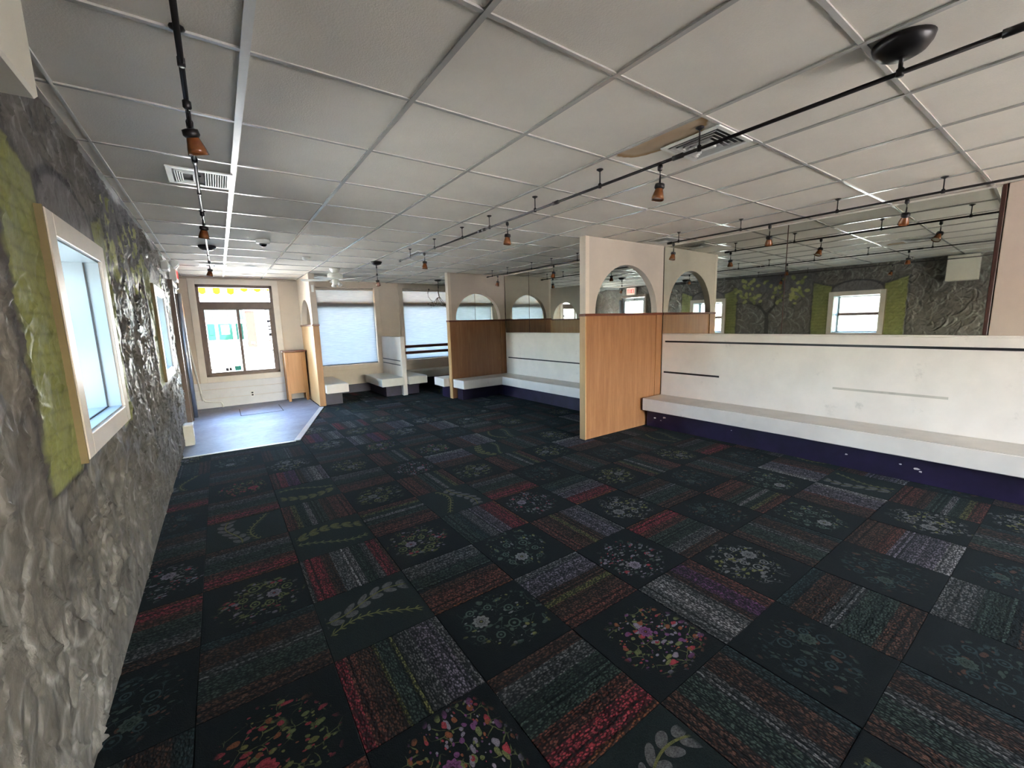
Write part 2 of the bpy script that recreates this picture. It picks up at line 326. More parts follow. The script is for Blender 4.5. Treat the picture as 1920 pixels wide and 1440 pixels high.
ST = {
 'redgrey': stripe_mat('carpet_redgrey', [('grey', .5), ('red', 2.2), ('brown', 1.2), ('grey', 1.2), ('white', 1.6), ('green', 1.4), ('grey', 1), ('red', 1.4), ('brown', .5)]),
 'redlilac': stripe_mat('carpet_redlilac', [('red', 1), ('brick', 1.2), ('brown', 2), ('olive', .4), ('green', 1.6), ('olive', .5), ('grey', 2), ('lilac', 3), ('grey', 1)]),
 'greybrown': stripe_mat('carpet_greybrown', [('orange', .3), ('brick', 2.6), ('brown', 1), ('dark', .6), ('green', 2), ('grey', 2.5)]),
 'lilacred': stripe_mat('carpet_lilacred', [('brick', 1.6), ('brown', 2), ('olive', .8), ('brown', 1.4), ('lilac', 3), ('grey', 1)]),
 'brightred': stripe_mat('carpet_brightred', [('green', 2), ('teal', 1), ('grey', 1.6), ('lilac', 2), ('red', 2.4), ('orange', .5)]),
 'rainbow': stripe_mat('carpet_rainbow', [('brick', 1), ('red', 1.2), ('purple', 1.8), ('brown', 1), ('grey', 1.2), ('white', 1.4), ('lilac', 1)]),
 'lilac': stripe_mat('carpet_lilac', [('brown', 2), ('brick', 1), ('lilac', 3), ('white', 1)]),
 'brown': stripe_mat('carpet_brown', [('brick', 2.2), ('brown', 1.2), ('green', 1.4), ('white', .6), ('green', 1), ('olive', .6), ('brick', 1.2)]),
 'greenred': stripe_mat('carpet_greenred', [('orange', .3), ('red', 1.2), ('brick', 1), ('green', 2), ('grey', 1.2), ('brown', 1)]),
 'dusk': stripe_mat('carpet_dusk', [('brown', 1.5), ('green', 2), ('grey', 1), ('brown', 2), ('teal', 1)]),
 'greypurple': stripe_mat('carpet_greypurple', [('grey', 1.4), ('white', 1.4), ('grey', 1), ('brown', .7), ('purple', 1.6), ('brick', 1.4)]),
}
FL = {
 'olive': floral_mat('carpet_floral_olive', ['olive', 'grey', 'green', 'lilac', 'lime'], 1),
 'green': floral_mat('carpet_floral_green', ['green', 'grey', 'green', 'olive'], 2, keep=.35, bright=1.5),
 'red': floral_mat('carpet_floral_red', ['lime', 'purple', 'red', 'lilac', 'orange'], 3, curls=False, keep=.7, bright=1.5),
 'lilac': floral_mat('carpet_floral_lilac', ['green', 'lilac', 'grey', 'red', 'lilac'], 4, curls=False, keep=.7, bright=1.2),
 'grey': floral_mat('carpet_floral_grey', ['grey', 'grey', 'olive', 'grey'], 5, keep=.55, bright=1.2),
 'poppy': floral_mat('carpet_floral_poppy', ['lime', 'red', 'orange', 'red', 'olive'], 6, curls=False, keep=.55),
 'lime': floral_mat('carpet_floral_lime', ['lime', 'lilac', 'olive', 'grey', 'red'], 7, keep=.6),
 'dim': floral_mat('carpet_floral_dim', ['teal', 'green', 'brown', 'green'], 8, keep=.5),
}
BR = {'pale': branch_mat('carpet_branch_pale', 'grey', 'olive', 0), 'olive': branch_mat('carpet_branch_olive', 'olive', 'lime', 1.3), 'dim': branch_mat('carpet_branch_dim', 'green', 'olive', 2.6)}

# ------------------------------------------------------------------ mesh helpers
def box(bm, x0, x1, y0, y1, z0, z1, bev=0, seg=1):
    vs = [bm.verts.new((x, y, z)) for z in (z0, z1) for y in (y0, y1) for x in (x0, x1)]
    fs = [bm.faces.new([vs[i] for i in q]) for q in ((0, 2, 3, 1), (4, 5, 7, 6), (0, 1, 5, 4), (2, 6, 7, 3), (0, 4, 6, 2), (1, 3, 7, 5))]
    if bev:
        es = list({e for f in fs for e in f.edges}); bmesh.ops.bevel(bm, geom=es, offset=bev, segments=seg, affect='EDGES', profile=.6)
def prism(bm, pts, axis, a, b):
    """extrude a 2-D outline pts along axis from a to b ('X': (y,z), 'Y': (x,z), 'Z': (x,y))"""
    def p3(p, t): return {'X': (t, p[0], p[1]), 'Y': (p[0], t, p[1]), 'Z': (p[0], p[1], t)}[axis]
    A = [bm.verts.new(p3(p, a)) for p in pts]; B = [bm.verts.new(p3(p, b)) for p in pts]; k = len(pts)
    bm.faces.new(A); bm.faces.new(list(reversed(B)))
    for i in range(k): bm.faces.new((A[i], B[i], B[(i + 1) % k], A[(i + 1) % k]))
def lathe(bm, prof, seg=20, c=(0, 0, 0), cap=True):
    rings = [[bm.verts.new((c[0] + r * math.cos(2 * PI * i / seg), c[1] + r * math.sin(2 * PI * i / seg), c[2] + z)) for i in range(seg)] for r, z in prof]
    for A, B in zip(rings, rings[1:]):
        for i in range(seg): bm.faces.new((A[i], A[(i + 1) % seg], B[(i + 1) % seg], B[i]))
    if cap:
        for rg, f in ((rings[0], True), (rings[-1], False)): bm.faces.new(list(reversed(rg)) if f else rg)
def tube(bm, pts, r, seg=8):
    pts = [Vector(p) for p in pts]; rings = []
    up = Vector((0, 0, 1))
    for i, p in enumerate(pts):
        t = (pts[min(i + 1, len(pts) - 1)] - pts[max(i - 1, 0)]).normalized()
        a = t.cross(up); a = a.normalized() if a.length > 1e-3 else Vector((1, 0, 0)); c_ = a.cross(t).normalized()
        rr = r[i] if isinstance(r, (list, tuple)) else r
        rings.append([bm.verts.new(p + rr * (math.cos(2 * PI * k / seg) * a + math.sin(2 * PI * k / seg) * c_)) for k in range(seg)])
    for A, B in zip(rings, rings[1:]):
        for k in range(seg): bm.faces.new((A[k], A[(k + 1) % seg], B[(k + 1) % seg], B[k]))
    bm.faces.new(list(reversed(rings[0]))); bm.faces.new(rings[-1])
def mk(name, bm, mat, parent=None, smooth=False, loc=None):
    bmesh.ops.recalc_face_normals(bm, faces=bm.faces)
    me = bpy.data.meshes.new(name); bm.to_mesh(me); bm.free()
    if mat is not None: me.materials.append(M[mat] if isinstance(mat, str) else mat)
    if smooth:
        for p in me.polygons: p.use_smooth = True
    o = bpy.data.objects.new(name, me); C.objects.link(o)
    if parent is not None: o.parent = parent
    if loc is not None: o.location = loc
    return o
def nb(): return bmesh.new()
def bx(name, dims, mat, parent=None, bev=0, loc=None):
    bm = nb(); box(bm, *dims, bev=bev); return mk(name, bm, mat, parent, loc=loc)
def thing(name, label, cat, loc=(0, 0, 0), rz=0, group=None):
    o = bpy.data.objects.new(name, None); C.objects.link(o); o.empty_display_size = .1
    o.location = loc; o.rotation_euler = (0, 0, rz); o['label'] = label; o['category'] = cat
    if group: o['group'] = group
    return o
def tag(o, label, cat, group=None):
    o['label'] = label; o['category'] = cat
    if group: o['group'] = group
    return o
def struct(o, label=None):
    o['kind'] = 'structure'
    if label: o['label'] = label
    return o
def sempty(name, loc=(0, 0, 0), rz=0, label=None):
    o = bpy.data.objects.new(name, None); C.objects.link(o); o.location = loc; o.rotation_euler = (0, 0, rz); o.empty_display_size = .1
    return struct(o, label)
def copy_tree(o, parent=None):
    c = o.copy(); C.objects.link(c)
    if parent is not None: c.parent = parent
    for ch in list(o.children): copy_tree(ch, c)
    return c

# ------------------------------------------------------------------ room dimensions
XL = -.50            # left wall face
YB = 9.50            # street wall face
ZC = 2.41            # ceiling
YF = -4.2            # wall behind the viewer
TH = math.atan(.0255)                                   # mirror wall is slightly out of square
MX0 = 5.11
def mx(y): return MX0 - .0255 * y                        # X of the mirror plane at depth y

# ------------------------------------------------------------------ outside ground
o = bx('ground', (-60, 60, -40, 80, -.5, -.12), 'asphalt'); struct(o, 'pale paved street and lot outside the windows')

# ------------------------------------------------------------------ floor
M['subfloor'] = paint('subfloor', (.006, .006, .006), .9, .1, 8, 0, spec=.1)
fl = bx('floor', (XL - .3, 5.6, YF - .2, YB + .25, -.12, -.008), 'subfloor'); struct(fl, 'dark patterned carpet tile floor')
TX, TY, X0, Y0 = .4835, .482, .259, 1.303
# entry floor outline: painted concrete in front of the street window
ENT = [(XL, 5.97), (.673, 5.90), (1.385, 8.10), (1.385, YB), (XL, YB)]
def in_entry(x, y):
    if y < 5.9: return False
    if y > 8.1: return x < 1.385
    return x < .673 + (y - 5.9) * (1.385 - .673) / 2.2
over = {  # (column, row): (material, quarter turns)
 (0, 2): ('S', 'redgrey', 0), (0, 0): ('S', 'redlilac', 0), (1, 1): ('S', 'greybrown', 1), (2, 0): ('S', 'lilacred', 1), (3, 1): ('S', 'lilacred', 0), (1, -1): ('S', 'greenred', 1),
 (3, -1): ('S', 'greypurple', 0), (4, 0): ('S', 'greenred', 3), (-1, 1): ('S', 'dusk', 1), (-2, 2): ('S', 'greenred', 3), (-1, 3): ('S', 'greenred', 1), (-1, 5): ('S', 'greenred', 1),
 (0, 4): ('S', 'brown', 2), (0, 6): ('S', 'rainbow', 0), (1, 3): ('S', 'brown', 1), (1, 5): ('S', 'greybrown', 1), (2, 2): ('S', 'brightred', 0), (2, 4): ('S', 'brown', 0), (2, 6): ('S', 'brown', 0),
 (3, 3): ('S', 'greenred', 1), (3, 5): ('S', 'lilac', 1), (4, 2): ('S', 'brightred', 3), (4, 4): ('S', 'brown', 0), (4, 6): ('S', 'lilac', 0), (2, 8): ('S', 'rainbow', 2), (3, 7): ('S', 'dusk', 1), (-2, 4): ('S', 'dusk', 1),
 (3, 9): ('S', 'lilac', 0), (2, 10): ('S', 'redgrey', 0), (1, 9): ('S', 'rainbow', 0), (1, 7): ('S', 'dusk', 1), (5, 1): ('S', 'dusk', 1), (5, -1): ('S', 'dusk', 0), (4, -2): ('S', 'dusk', 1), (2, -2): ('S', 'dusk', 0), (-2, 6): ('S', 'greenred', 1),
 (1, 2): ('F', 'lime', 0), (0, 1): ('B', 'pale', 0), (1, 0): ('F', 'green', 0), (2, 1): ('F', 'green', 1), (3, 0): ('F', 'lilac', 0), (2, -1): ('F', 'red', 0), (4, -1): ('F', 'grey', 0), (0, -1): ('F', 'red', 1),
 (-1, 0): ('F', 'poppy', 0), (-1, 2): ('F', 'lime', 2), (-1, 4): ('B', 'pale', 1), (-1, 6): ('F', 'poppy', 1), (0, 3): ('B', 'olive', 0), (0, 5): ('B', 'olive', 2), (1, 4): ('F', 'olive', 0), (1, 6): ('F', 'olive', 1), (2, 3): ('B', 'pale', 3),
 (2, 5): ('F', 'lilac', 1), (3, 2): ('F', 'lilac', 3), (3, 4): ('F', 'olive', 2), (3, 6): ('F', 'lime', 1), (4, 1): ('F', 'grey', 2), (4, 5): ('B', 'olive', 1), (4, 3): ('F', 'dim', 1), (-2, 3): ('F', 'lilac', 2), (-2, 1): ('F', 'dim', 0), (-2, 5): ('F', 'dim', 1),
 (2, 7): ('F', 'lime', 3), (2, 9): ('F', 'olive', 0), (3, 8): ('F', 'grey', 0), (5, 0): ('F', 'dim', 2), (5, -2): ('F', 'dim', 3), (3, -2): ('F', 'dim', 1),
}
rnd = random.Random(11)
tile_mesh = {}
def carpet_mesh(mat):
    if mat.name not in tile_mesh:
        bm = nb(); h = .2404; box(bm, -h, h, -h, h, -.009, -.0015, bev=.0012)
        me = bpy.data.meshes.new('carpet_tile'); bm.to_mesh(me); bm.free(); me.materials.append(mat); tile_mesh[mat.name] = me
    return tile_mesh[mat.name]
SD = ['dusk', 'brown', 'greenred', 'lilac', 'greybrown', 'dusk', 'dusk']; FD = ['dim', 'olive', 'grey', 'dim', 'green']
rest = nb()
for j in range(-12, 18):
    for i in range(-2, 11):
        cx, cyy = X0 + TX * (i + .5), Y0 + TY * (j + .5)
        x0, x1 = cx - TX / 2, cx + TX / 2; y0, y1 = cyy - TY / 2, cyy + TY / 2
        if x1 < XL or x0 > 5.0 or y0 > YB: continue
        if in_entry(cx + .05, cyy) and in_entry(x1 - .03, y0 + .03) and in_entry(x1 - .03, y1 - .03): continue
        if j < -3:            # behind the viewer: one plain part
            box(rest, x0 + .001, x1 - .001, y0 + .001, y1 - .001, -.009, -.0015); continue
        k = over.get((i, j))
        if k is None:
            if (i + j) % 2 == 0: k = ('S', rnd.choice(SD), rnd.randrange(4))
            else: k = ('B', rnd.choice(['dim', 'pale']), rnd.randrange(4)) if rnd.random() < .2 else ('F', rnd.choice(FD), rnd.randrange(4))
        mat = {'S': ST, 'F': FL, 'B': BR}[k[0]][k[1]]
        t = bpy.data.objects.new('carpet_tile', carpet_mesh(mat)); C.objects.link(t); t.parent = fl
        t.location = (cx, cyy, rnd.uniform(-.0006, .0006)); t.rotation_euler = (0, 0, k[2] * PI / 2 + rnd.uniform(-.003, .003))
o = mk('carpet_field', rest, ST['dusk'], fl)
o['kind'] = 'stuff'
# entry floor slab and its edge strips
bm = nb(); prism(bm, ENT, 'Z', -.008, .004); en = mk('floor_entry', bm, 'entry'); struct(en, 'bare painted concrete entry floor below the street window')
bm = nb(); box(bm, .165, .80, 8.25, 8.96, .004, .0055); o = mk('floor_hatch', bm, 'entry', en)
bm = nb()
for (a, b_) in (((.165, 8.25), (.80, 8.25)), ((.80, 8.25), (.80, 8.96)), ((.165, 8.96), (.165, 8.25))):
    x0, x1 = sorted((a[0], b_[0])); y0, y1 = sorted((a[1], b_[1])); box(bm, x0 - .006, x1 + .006, y0 - .012, y1 + .012, .005, .007)
mk('hatch_joint', bm, 'dark_inside', en)['kind'] = 'stuff'
def strip(name, p, q, wd, z0, z1, mat):
    d = Vector((q[0] - p[0], q[1] - p[1], 0)).normalized(); nn = Vector((-d.y, d.x, 0)) * wd / 2
    bm = nb(); prism(bm, [(p[0] - nn.x, p[1] - nn.y), (q[0] - nn.x, q[1] - nn.y), (q[0] + nn.x, q[1] + nn.y), (p[0] + nn.x, p[1] + nn.y)], 'Z', z0, z1)
    return struct(mk(name, bm, mat))
strip('trim_1', (XL, 5.955), (.673, 5.885), .03, -.006, .006, 'grey_metal')
strip('trim_2', (.690, 5.90), (1.40, 8.10), .07, -.006, .009, 'grey_metal')

# ------------------------------------------------------------------ ceiling: slab, grid bars and lay-in tiles
ce = bx('ceiling', (XL - .3, 5.6, YF - .2, YB + .25, ZC + .06, ZC + .5), 'dark_inside'); struct(ce, 'suspended ceiling of square off-white tiles')
GX, GY, GX0, GY0 = .6096, .6096, .1803, .6075            # lines at GX0+GX*(i-1), GY0+GY*j
xl = [GX0 + GX * (i - 1) for i in range(1, 10)]; yl = [GY0 + GY * j for j in range(-8, 15)]
xs = [XL - .05, -.425] + [x for x in xl if x < 5.0] + [5.16]
bm0 = None
for x in [-.425] + [x for x in xl if x < 5.05]:
    wd = .030 if abs(x - xl[0]) < .01 else .012 if x < 0 else .022
    bx('grid_bar', (x - wd / 2, x + wd / 2, YF, YB, ZC - .004, ZC + .012), 'tee_wide' if x < .3 else 'tee', ce)
for y in yl:
    bx('cross_bar', (XL, mx(y) + .04, y - .009, y + .009, ZC - .0028, ZC + .012), 'tee', ce)
bx('wall_angle', (XL, XL + .025, YF, YB, ZC - .004, ZC + .012), 'tee', ce)
ys = [YF] + yl + [YB]
rest = nb(); tmesh = {}
for a in range(len(xs) - 1):
    for b_ in range(len(ys) - 1):
        x0, x1, y0, y1 = xs[a], xs[a + 1], ys[b_], ys[b_ + 1]
        if y1 < .3: box(rest, x0, x1, y0, y1, ZC + .003, ZC + .02); continue
        hx, hy = (x1 - x0) / 2 - .004, (y1 - y0) / 2 - .004
        stain = abs((y0 + y1) / 2 - (GY0 + GY * 1.5)) < .05 and abs((x0 + x1) / 2 - (xl[3] + GX / 2)) < .05
        key = (round(hx, 3), round(hy, 3), stain)
        if key not in tmesh:
            bm = nb(); box(bm, -hx, hx, -hy, hy, .003, .02, bev=.0025)
            me = bpy.data.meshes.new('ceiling_tile'); bm.to_mesh(me); bm.free(); me.materials.append(M['ceil_tile_stain' if stain else 'ceil_tile']); tmesh[key] = me
        t = bpy.data.objects.new('ceiling_tile', tmesh[key]); C.objects.link(t); t.parent = ce
        t.location = ((x0 + x1) / 2, (y0 + y1) / 2, ZC + rnd.uniform(-.0008, .0015)); t.rotation_euler = (rnd.uniform(-.002, .002), rnd.uniform(-.002, .002), 0)
        if stain: t['label'] = 'ceiling tile with a brown water stain'
mk('ceiling_field', rest, 'ceil_tile', ce)['kind'] = 'stuff'

# ------------------------------------------------------------------ left wall: rough mural plaster with real relief
W4 = (2.18, 3.085, .973, 1.895); W5 = (5.20, 6.12, .973, 1.90)     # casing outlines (y0,y1,z0,z1)
DOOR = (7.47, 8.40, 0.0, 2.16)
rg = np.random.default_rng(5)
ycol = np.concatenate([np.arange(YF, .8, .04), np.arange(.8, 3.5, .0085), np.arange(3.5, 6.6, .016), np.arange(6.6, YB, .02), [YB]])
zrow = np.linspace(0, ZC, 250)
NY, NZ = len(ycol), len(zrow)
YY, ZZ = np.meshgrid(ycol, zrow, indexing='ij')
H = np.zeros_like(YY)
def add_blob(cy_, cz, L, Wd, ang, h, sharp=2.0):
    rad = max(L, Wd) * 1.6
    i0, i1 = np.searchsorted(ycol, (cy_ - rad, cy_ + rad)); j0, j1 = np.searchsorted(zrow, (cz - rad, cz + rad))
    if i1 <= i0 or j1 <= j0: return
    y = YY[i0:i1, j0:j1] - cy_; z = ZZ[i0:i1, j0:j1] - cz
    u = y * math.cos(ang) + z * math.sin(ang); v_ = -y * math.sin(ang) + z * math.cos(ang)
    v_ = v_ + .25 * u * u / L
    H[i0:i1, j0:j1] += h * np.exp(-np.abs(u / L) ** 3 - np.abs(v_ / Wd) ** sharp)
for _ in range(900):      # broad trowel lumps
    add_blob(rg.uniform(YF, YB), rg.uniform(0, ZC), rg.uniform(.08, .25), rg.uniform(.03, .08), rg.uniform(0, PI), rg.normal(0, .0055))
for _ in range(5600):     # knife strokes and ridges, mostly slanting
    add_blob(rg.uniform(.6, YB), rg.uniform(0, ZC), rg.uniform(.035, .13), rg.uniform(.004, .010), PI / 2 + rg.choice([-1, 1]) * rg.normal(.55, .3), rg.normal(.0005, .0085), 1.4)
for _ in range(1300):     # thin straw-like ridges
    add_blob(rg.uniform(.6, YB), rg.uniform(0, ZC), rg.uniform(.04, .12), rg.uniform(.003, .0055), PI / 2 + rg.choice([-1, 1]) * rg.normal(.75, .35), rg.uniform(.005, .012), 2)
H = np.clip(H, -.022, .030)
for (y0, y1, z0, z1) in (W4, W5, DOOR):      # plaster feathers out against the casings
    dd = np.maximum(np.maximum(y0 - YY, YY - y1), np.maximum(z0 - ZZ, ZZ - z1)); H = H * np.clip(.15 + dd / .10, .15, 1) + (.028 * np.clip(1 - dd / .45, 0, 1) if z0 > 0 else 0)
    if z0 > 0: H = np.where((np.maximum(y0 - YY, YY - y1) < .30) & (ZZ > .92) & (ZZ < 2.13), .024 + (H - .024) * .5, H)
# mural paint
col = np.zeros((NY, NZ, 3)); nzv = rg.normal(0, 1, (NY, NZ))
base = np.array([.138, .128, .113]); col[:] = base
def streak(cy_, cz, L, Wd, ang, c, a):      # brushed paint streaks of lighter and darker silver
    rad = L * 1.5; i0, i1 = np.searchsorted(ycol, (cy_ - rad, cy_ + rad)); j0, j1 = np.searchsorted(zrow, (cz - rad, cz + rad))
    if i1 <= i0 or j1 <= j0: return
    y = YY[i0:i1, j0:j1] - cy_; z = ZZ[i0:i1, j0:j1] - cz; u = y * math.cos(ang) + z * math.sin(ang); v_ = -y * math.sin(ang) + z * math.cos(ang) + .4 * u * u / L
    k = (a * np.exp(-np.abs(u / L) ** 3 - np.abs(v_ / Wd) ** 2))[..., None]; col[i0:i1, j0:j1] = col[i0:i1, j0:j1] * (1 - k) + np.array(c) * k
for _ in range(3600):
    streak(rg.uniform(.5, YB), rg.uniform(0, ZC), rg.uniform(.04, .15), rg.uniform(.004, .014), PI / 2 + rg.choice([-1, 1]) * rg.normal(.55, .3), (.055, .052, .050) if rg.random() < .62 else (.36, .35, .33), rg.uniform(.3, .85))
dark = np.array([.055, .052, .058]); lime = np.array([.225, .240, .085]); yel = np.array([.42, .43, .16])
def put(mask, c, a=1.0):
    mm = np.clip(mask, 0, 1)[..., None] * a; col[:] = col * (1 - mm) + np.array(c) * mm
def soft(d, wd): return np.clip(.5 - d / wd, 0, 1)
def rect_d(y0, y1, z0, z1): return np.maximum(np.maximum(y0 - YY, YY - y1), np.maximum(z0 - ZZ, ZZ - z1))
wob = .004 * np.sin(YY * 23 + ZZ * 17) + .003 * np.sin(ZZ * 41 - YY * 31)
for (y0, y1, z0, z1), sh in ((W4, .29), (W5, .25)):
    yc, hw = (y0 + y1) / 2, (y1 - y0) / 2
    # arched head over the window, outlined dark
    zt = z1 - .02; e = np.sqrt(((YY - yc) / (hw + .0)) ** 2 + ((ZZ - zt) / .235) ** 2); up = (ZZ > zt - .02)
    put(((e < 1.02) & up).astype(float), (.150, .142, .145), .8); put(soft(np.abs(e - 1.0) - .07 + wob * 2, .05) * up, (.035, .033, .040), .9)
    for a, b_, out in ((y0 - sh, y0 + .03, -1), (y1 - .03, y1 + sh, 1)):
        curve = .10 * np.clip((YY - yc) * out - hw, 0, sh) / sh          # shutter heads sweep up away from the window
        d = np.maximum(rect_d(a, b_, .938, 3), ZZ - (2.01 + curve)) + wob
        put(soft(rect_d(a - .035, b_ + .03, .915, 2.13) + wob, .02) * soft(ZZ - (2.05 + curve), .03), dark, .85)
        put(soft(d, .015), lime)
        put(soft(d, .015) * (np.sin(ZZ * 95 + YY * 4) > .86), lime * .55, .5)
# tree between the windows
def seg_d(p, q):
    p, q = np.array(p), np.array(q); d = q - p; t_ = np.clip(((YY - p[0]) * d[0] + (ZZ - p[1]) * d[1]) / (d @ d), 0, 1)
    return np.hypot(YY - p[0] - t_ * d[0], ZZ - p[1] - t_ * d[1])
put(soft(np.abs(YY - 4.15) - .80 + wob * 3, .25) * soft(1.95 - ZZ + wob * 4, .3), (.10, .098, .110), .75)
br_ = [((4.26, 0.55), (4.26, 1.30), .050), ((4.26, 1.30), (4.27, 1.48), .040), ((4.27, 1.46), (4.42, 1.66), .030), ((4.42, 1.66), (4.66, 1.76), .022), ((4.66, 1.76), (4.96, 1.74), .014), ((4.27, 1.46), (4.12, 1.66), .028), ((4.12, 1.66), (4.10, 1.86), .018),
       ((4.42, 1.66), (4.40, 1.86), .015), ((4.66, 1.76), (4.80, 1.92), .013), ((4.12, 1.66), (3.92, 1.82), .016), ((3.92, 1.82), (3.70, 1.86), .010), ((4.40, 1.86), (4.30, 2.02), .010)]
for p, q, wd in br_: put(soft(seg_d(p, q) - wd + wob * .4, .012), (.040, .038, .036), .95)
for _ in range(64):
    y, z = rg.uniform(3.42, 5.0), rg.uniform(1.70, 2.29); a = rg.uniform(0, PI); s = rg.uniform(.022, .040)
    u = (YY - y) * math.cos(a) + (ZZ - z) * math.sin(a); v_ = -(YY - y) * math.sin(a) + (ZZ - z) * math.cos(a)
    put(soft(np.hypot(u / 1.5, v_) - s, .01), yel if rg.random() < .7 else lime * 1.1, .9)
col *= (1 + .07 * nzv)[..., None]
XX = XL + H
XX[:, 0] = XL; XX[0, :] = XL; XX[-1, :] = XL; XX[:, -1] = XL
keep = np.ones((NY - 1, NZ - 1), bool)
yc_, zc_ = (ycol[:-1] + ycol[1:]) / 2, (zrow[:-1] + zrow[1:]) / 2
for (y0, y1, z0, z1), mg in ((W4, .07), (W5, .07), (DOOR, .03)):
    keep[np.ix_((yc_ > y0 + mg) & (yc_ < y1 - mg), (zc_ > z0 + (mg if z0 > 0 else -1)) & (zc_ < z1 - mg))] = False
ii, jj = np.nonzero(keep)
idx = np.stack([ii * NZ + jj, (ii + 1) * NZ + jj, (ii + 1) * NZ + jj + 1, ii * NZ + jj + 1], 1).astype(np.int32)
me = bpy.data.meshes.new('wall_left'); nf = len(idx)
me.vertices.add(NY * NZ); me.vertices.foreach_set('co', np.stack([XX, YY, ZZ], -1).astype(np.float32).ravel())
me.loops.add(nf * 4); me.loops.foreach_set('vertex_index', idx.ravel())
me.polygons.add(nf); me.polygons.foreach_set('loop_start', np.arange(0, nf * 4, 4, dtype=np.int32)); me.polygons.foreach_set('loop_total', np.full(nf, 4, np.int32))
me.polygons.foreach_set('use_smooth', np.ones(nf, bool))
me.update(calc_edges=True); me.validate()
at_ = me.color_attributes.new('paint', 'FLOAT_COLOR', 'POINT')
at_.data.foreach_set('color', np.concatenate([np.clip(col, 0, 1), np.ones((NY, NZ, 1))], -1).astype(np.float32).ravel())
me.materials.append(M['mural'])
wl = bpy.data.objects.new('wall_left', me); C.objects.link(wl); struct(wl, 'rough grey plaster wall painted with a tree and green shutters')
# masonry behind the plaster (blocks outside light around the openings)
bm = nb(); yb = [YF - .2, W4[0] + .09, W4[1] - .09, W5[0] + .09, W5[1] - .09, DOOR[0] + .03, DOOR[1] - .03, YB + .25]; X1, X2 = XL - .36, XL - .035
for a, b_ in ((yb[0], yb[1]), (yb[2], yb[3]), (yb[4], yb[5]), (yb[6], yb[7])): box(bm, X1, X2, a, b_, -.12, ZC + .5)
for a, b_ in ((yb[1], yb[2]), (yb[3], yb[4])):
    box(bm, X1, X2, a, b_, -.12, 1.05); box(bm, X1, X2, a, b_, 1.82, ZC + .5)
box(bm, X1, X2, yb[5], yb[6], DOOR[3] - .03, ZC + .5)
mk('wall_core', bm, 'stucco', wl)

def side_window(name, W, label):
    y0, y1, z0, z1 = W; e = sempty(name, (XL, (y0 + y1) / 2, z0), 0, label); hw = (y1 - y0) / 2; hh = z1 - z0; cw = .085
    for (a, b_, c_, d_) in ((-hw, -hw + cw, 0, hh), (hw - cw, hw, 0, hh), (-hw + cw, hw - cw, hh - cw, hh), (-hw + cw, hw - cw, 0, cw)):
        bx('casing', (-.012, .05, a, b_, c_, d_), 'casing', e, bev=.003)
    bx('casing_edge', (-.012, .046, -hw - .012, -hw, -.01, hh + .005), 'casing_edge', e)
    i = hw - cw; a, b_ = cw, hh - cw
    # deep white reveal: sill, head and two jambs
    bx('sill', (-.32, .035, -i - .01, i + .01, a - .03, a + .006), 'reveal', e); bx('head', (-.32, .035, -i - .01, i + .01, b_ - .006, b_ + .03), 'reveal', e)
    bx('jamb', (-.32, .035, -i - .03, -i + .006, a, b_), 'reveal', e); bx('jamb', (-.32, .035, i - .006, i + .03, a, b_), 'reveal', e)
    mid = (a + b_) / 2
    for (c_, d_, x) in ((a, mid, -.285), (mid, b_, -.305)):
        f = sempty('sash', (x, 0, 0)); f.parent = e; del f['kind']
        bm = nb(); box(bm, -.012, .012, -i, -i + .035, c_, d_); fo = mk('stile', bm, 'reveal', f)
        bm = nb(); box(bm, -.012, .012, i - .035, i, c_, d_); mk('stile', bm, 'reveal', f)
        bm = nb(); box(bm, -.012, .012, -i, i, c_, c_ + .03); mk('rail', bm, 'red_rail' if c_ == mid else 'reveal', f)
        bm = nb(); box(bm, -.012, .012, -i, i, d_ - .03, d_); mk('rail', bm, 'red_rail' if d_ == mid else 'reveal', f)
        bm = nb(); box(bm, -.003, .003, -i + .03, i - .03, c_ + .025, d_ - .025); mk('pane', bm, 'glass', f)
    bx('caulk_line', (-.022, -.016, -i + .004, i - .004, a + .004, a + .010), 'dark_inside', e); bx('caulk_line', (-.022, -.016, i - .010, i - .004, a, b_), 'dark_inside', e)
    return e
side_window('window_4', W4, 'deep-set white window with splayed green painted shutters, nearer the viewer')
side_window('window_5', W5, 'deep-set white window further along the mural wall')
# exit door in the left wall
y0, y1, z0, z1 = DOOR
d = sempty('door_1', (XL, (y0 + y1) / 2, 0), 0, 'glazed exit door with metal frame in the mural wall'); hw = (y1 - y0) / 2
bx('frame', (-.10, .055, -hw, -hw + .06, 0, z1), 'bronze_frame', d, bev=.004); bx('frame', (-.10, .03, hw - .06, hw, 0, z1), 'bronze_frame', d, bev=.004)
bx('frame', (-.10, .055, -hw + .06, hw - .06, z1 - .07, z1), 'bronze_frame', d, bev=.004)
lf = sempty('leaf', (-.03, 0, 0)); lf.parent = d; del lf['kind']
for (a, b_, c_, e_) in ((-hw + .065, -hw + .15, .02, z1 - .08), (hw - .15, hw - .065, .02, z1 - .08), (-hw + .15, hw - .15, .02, .22), (-hw + .15, hw - .15, z1 - .18, z1 - .08), (-hw + .15, hw - .15, .98, 1.06)):
    bx('stile', (-.022, .022, a, b_, c_, e_), 'alu', lf, bev=.003)
bx('pane', (-.004, .004, -hw + .15, hw - .15, .2, z1 - .16), 'glass', lf)
bm = nb(); tube(bm, [(.0, hw - .02, .05), (.0, hw - .02, 2.03)], .034, 14); mk('pull_post', bm, 'alu', d, True, loc=(.055, 0, 0))
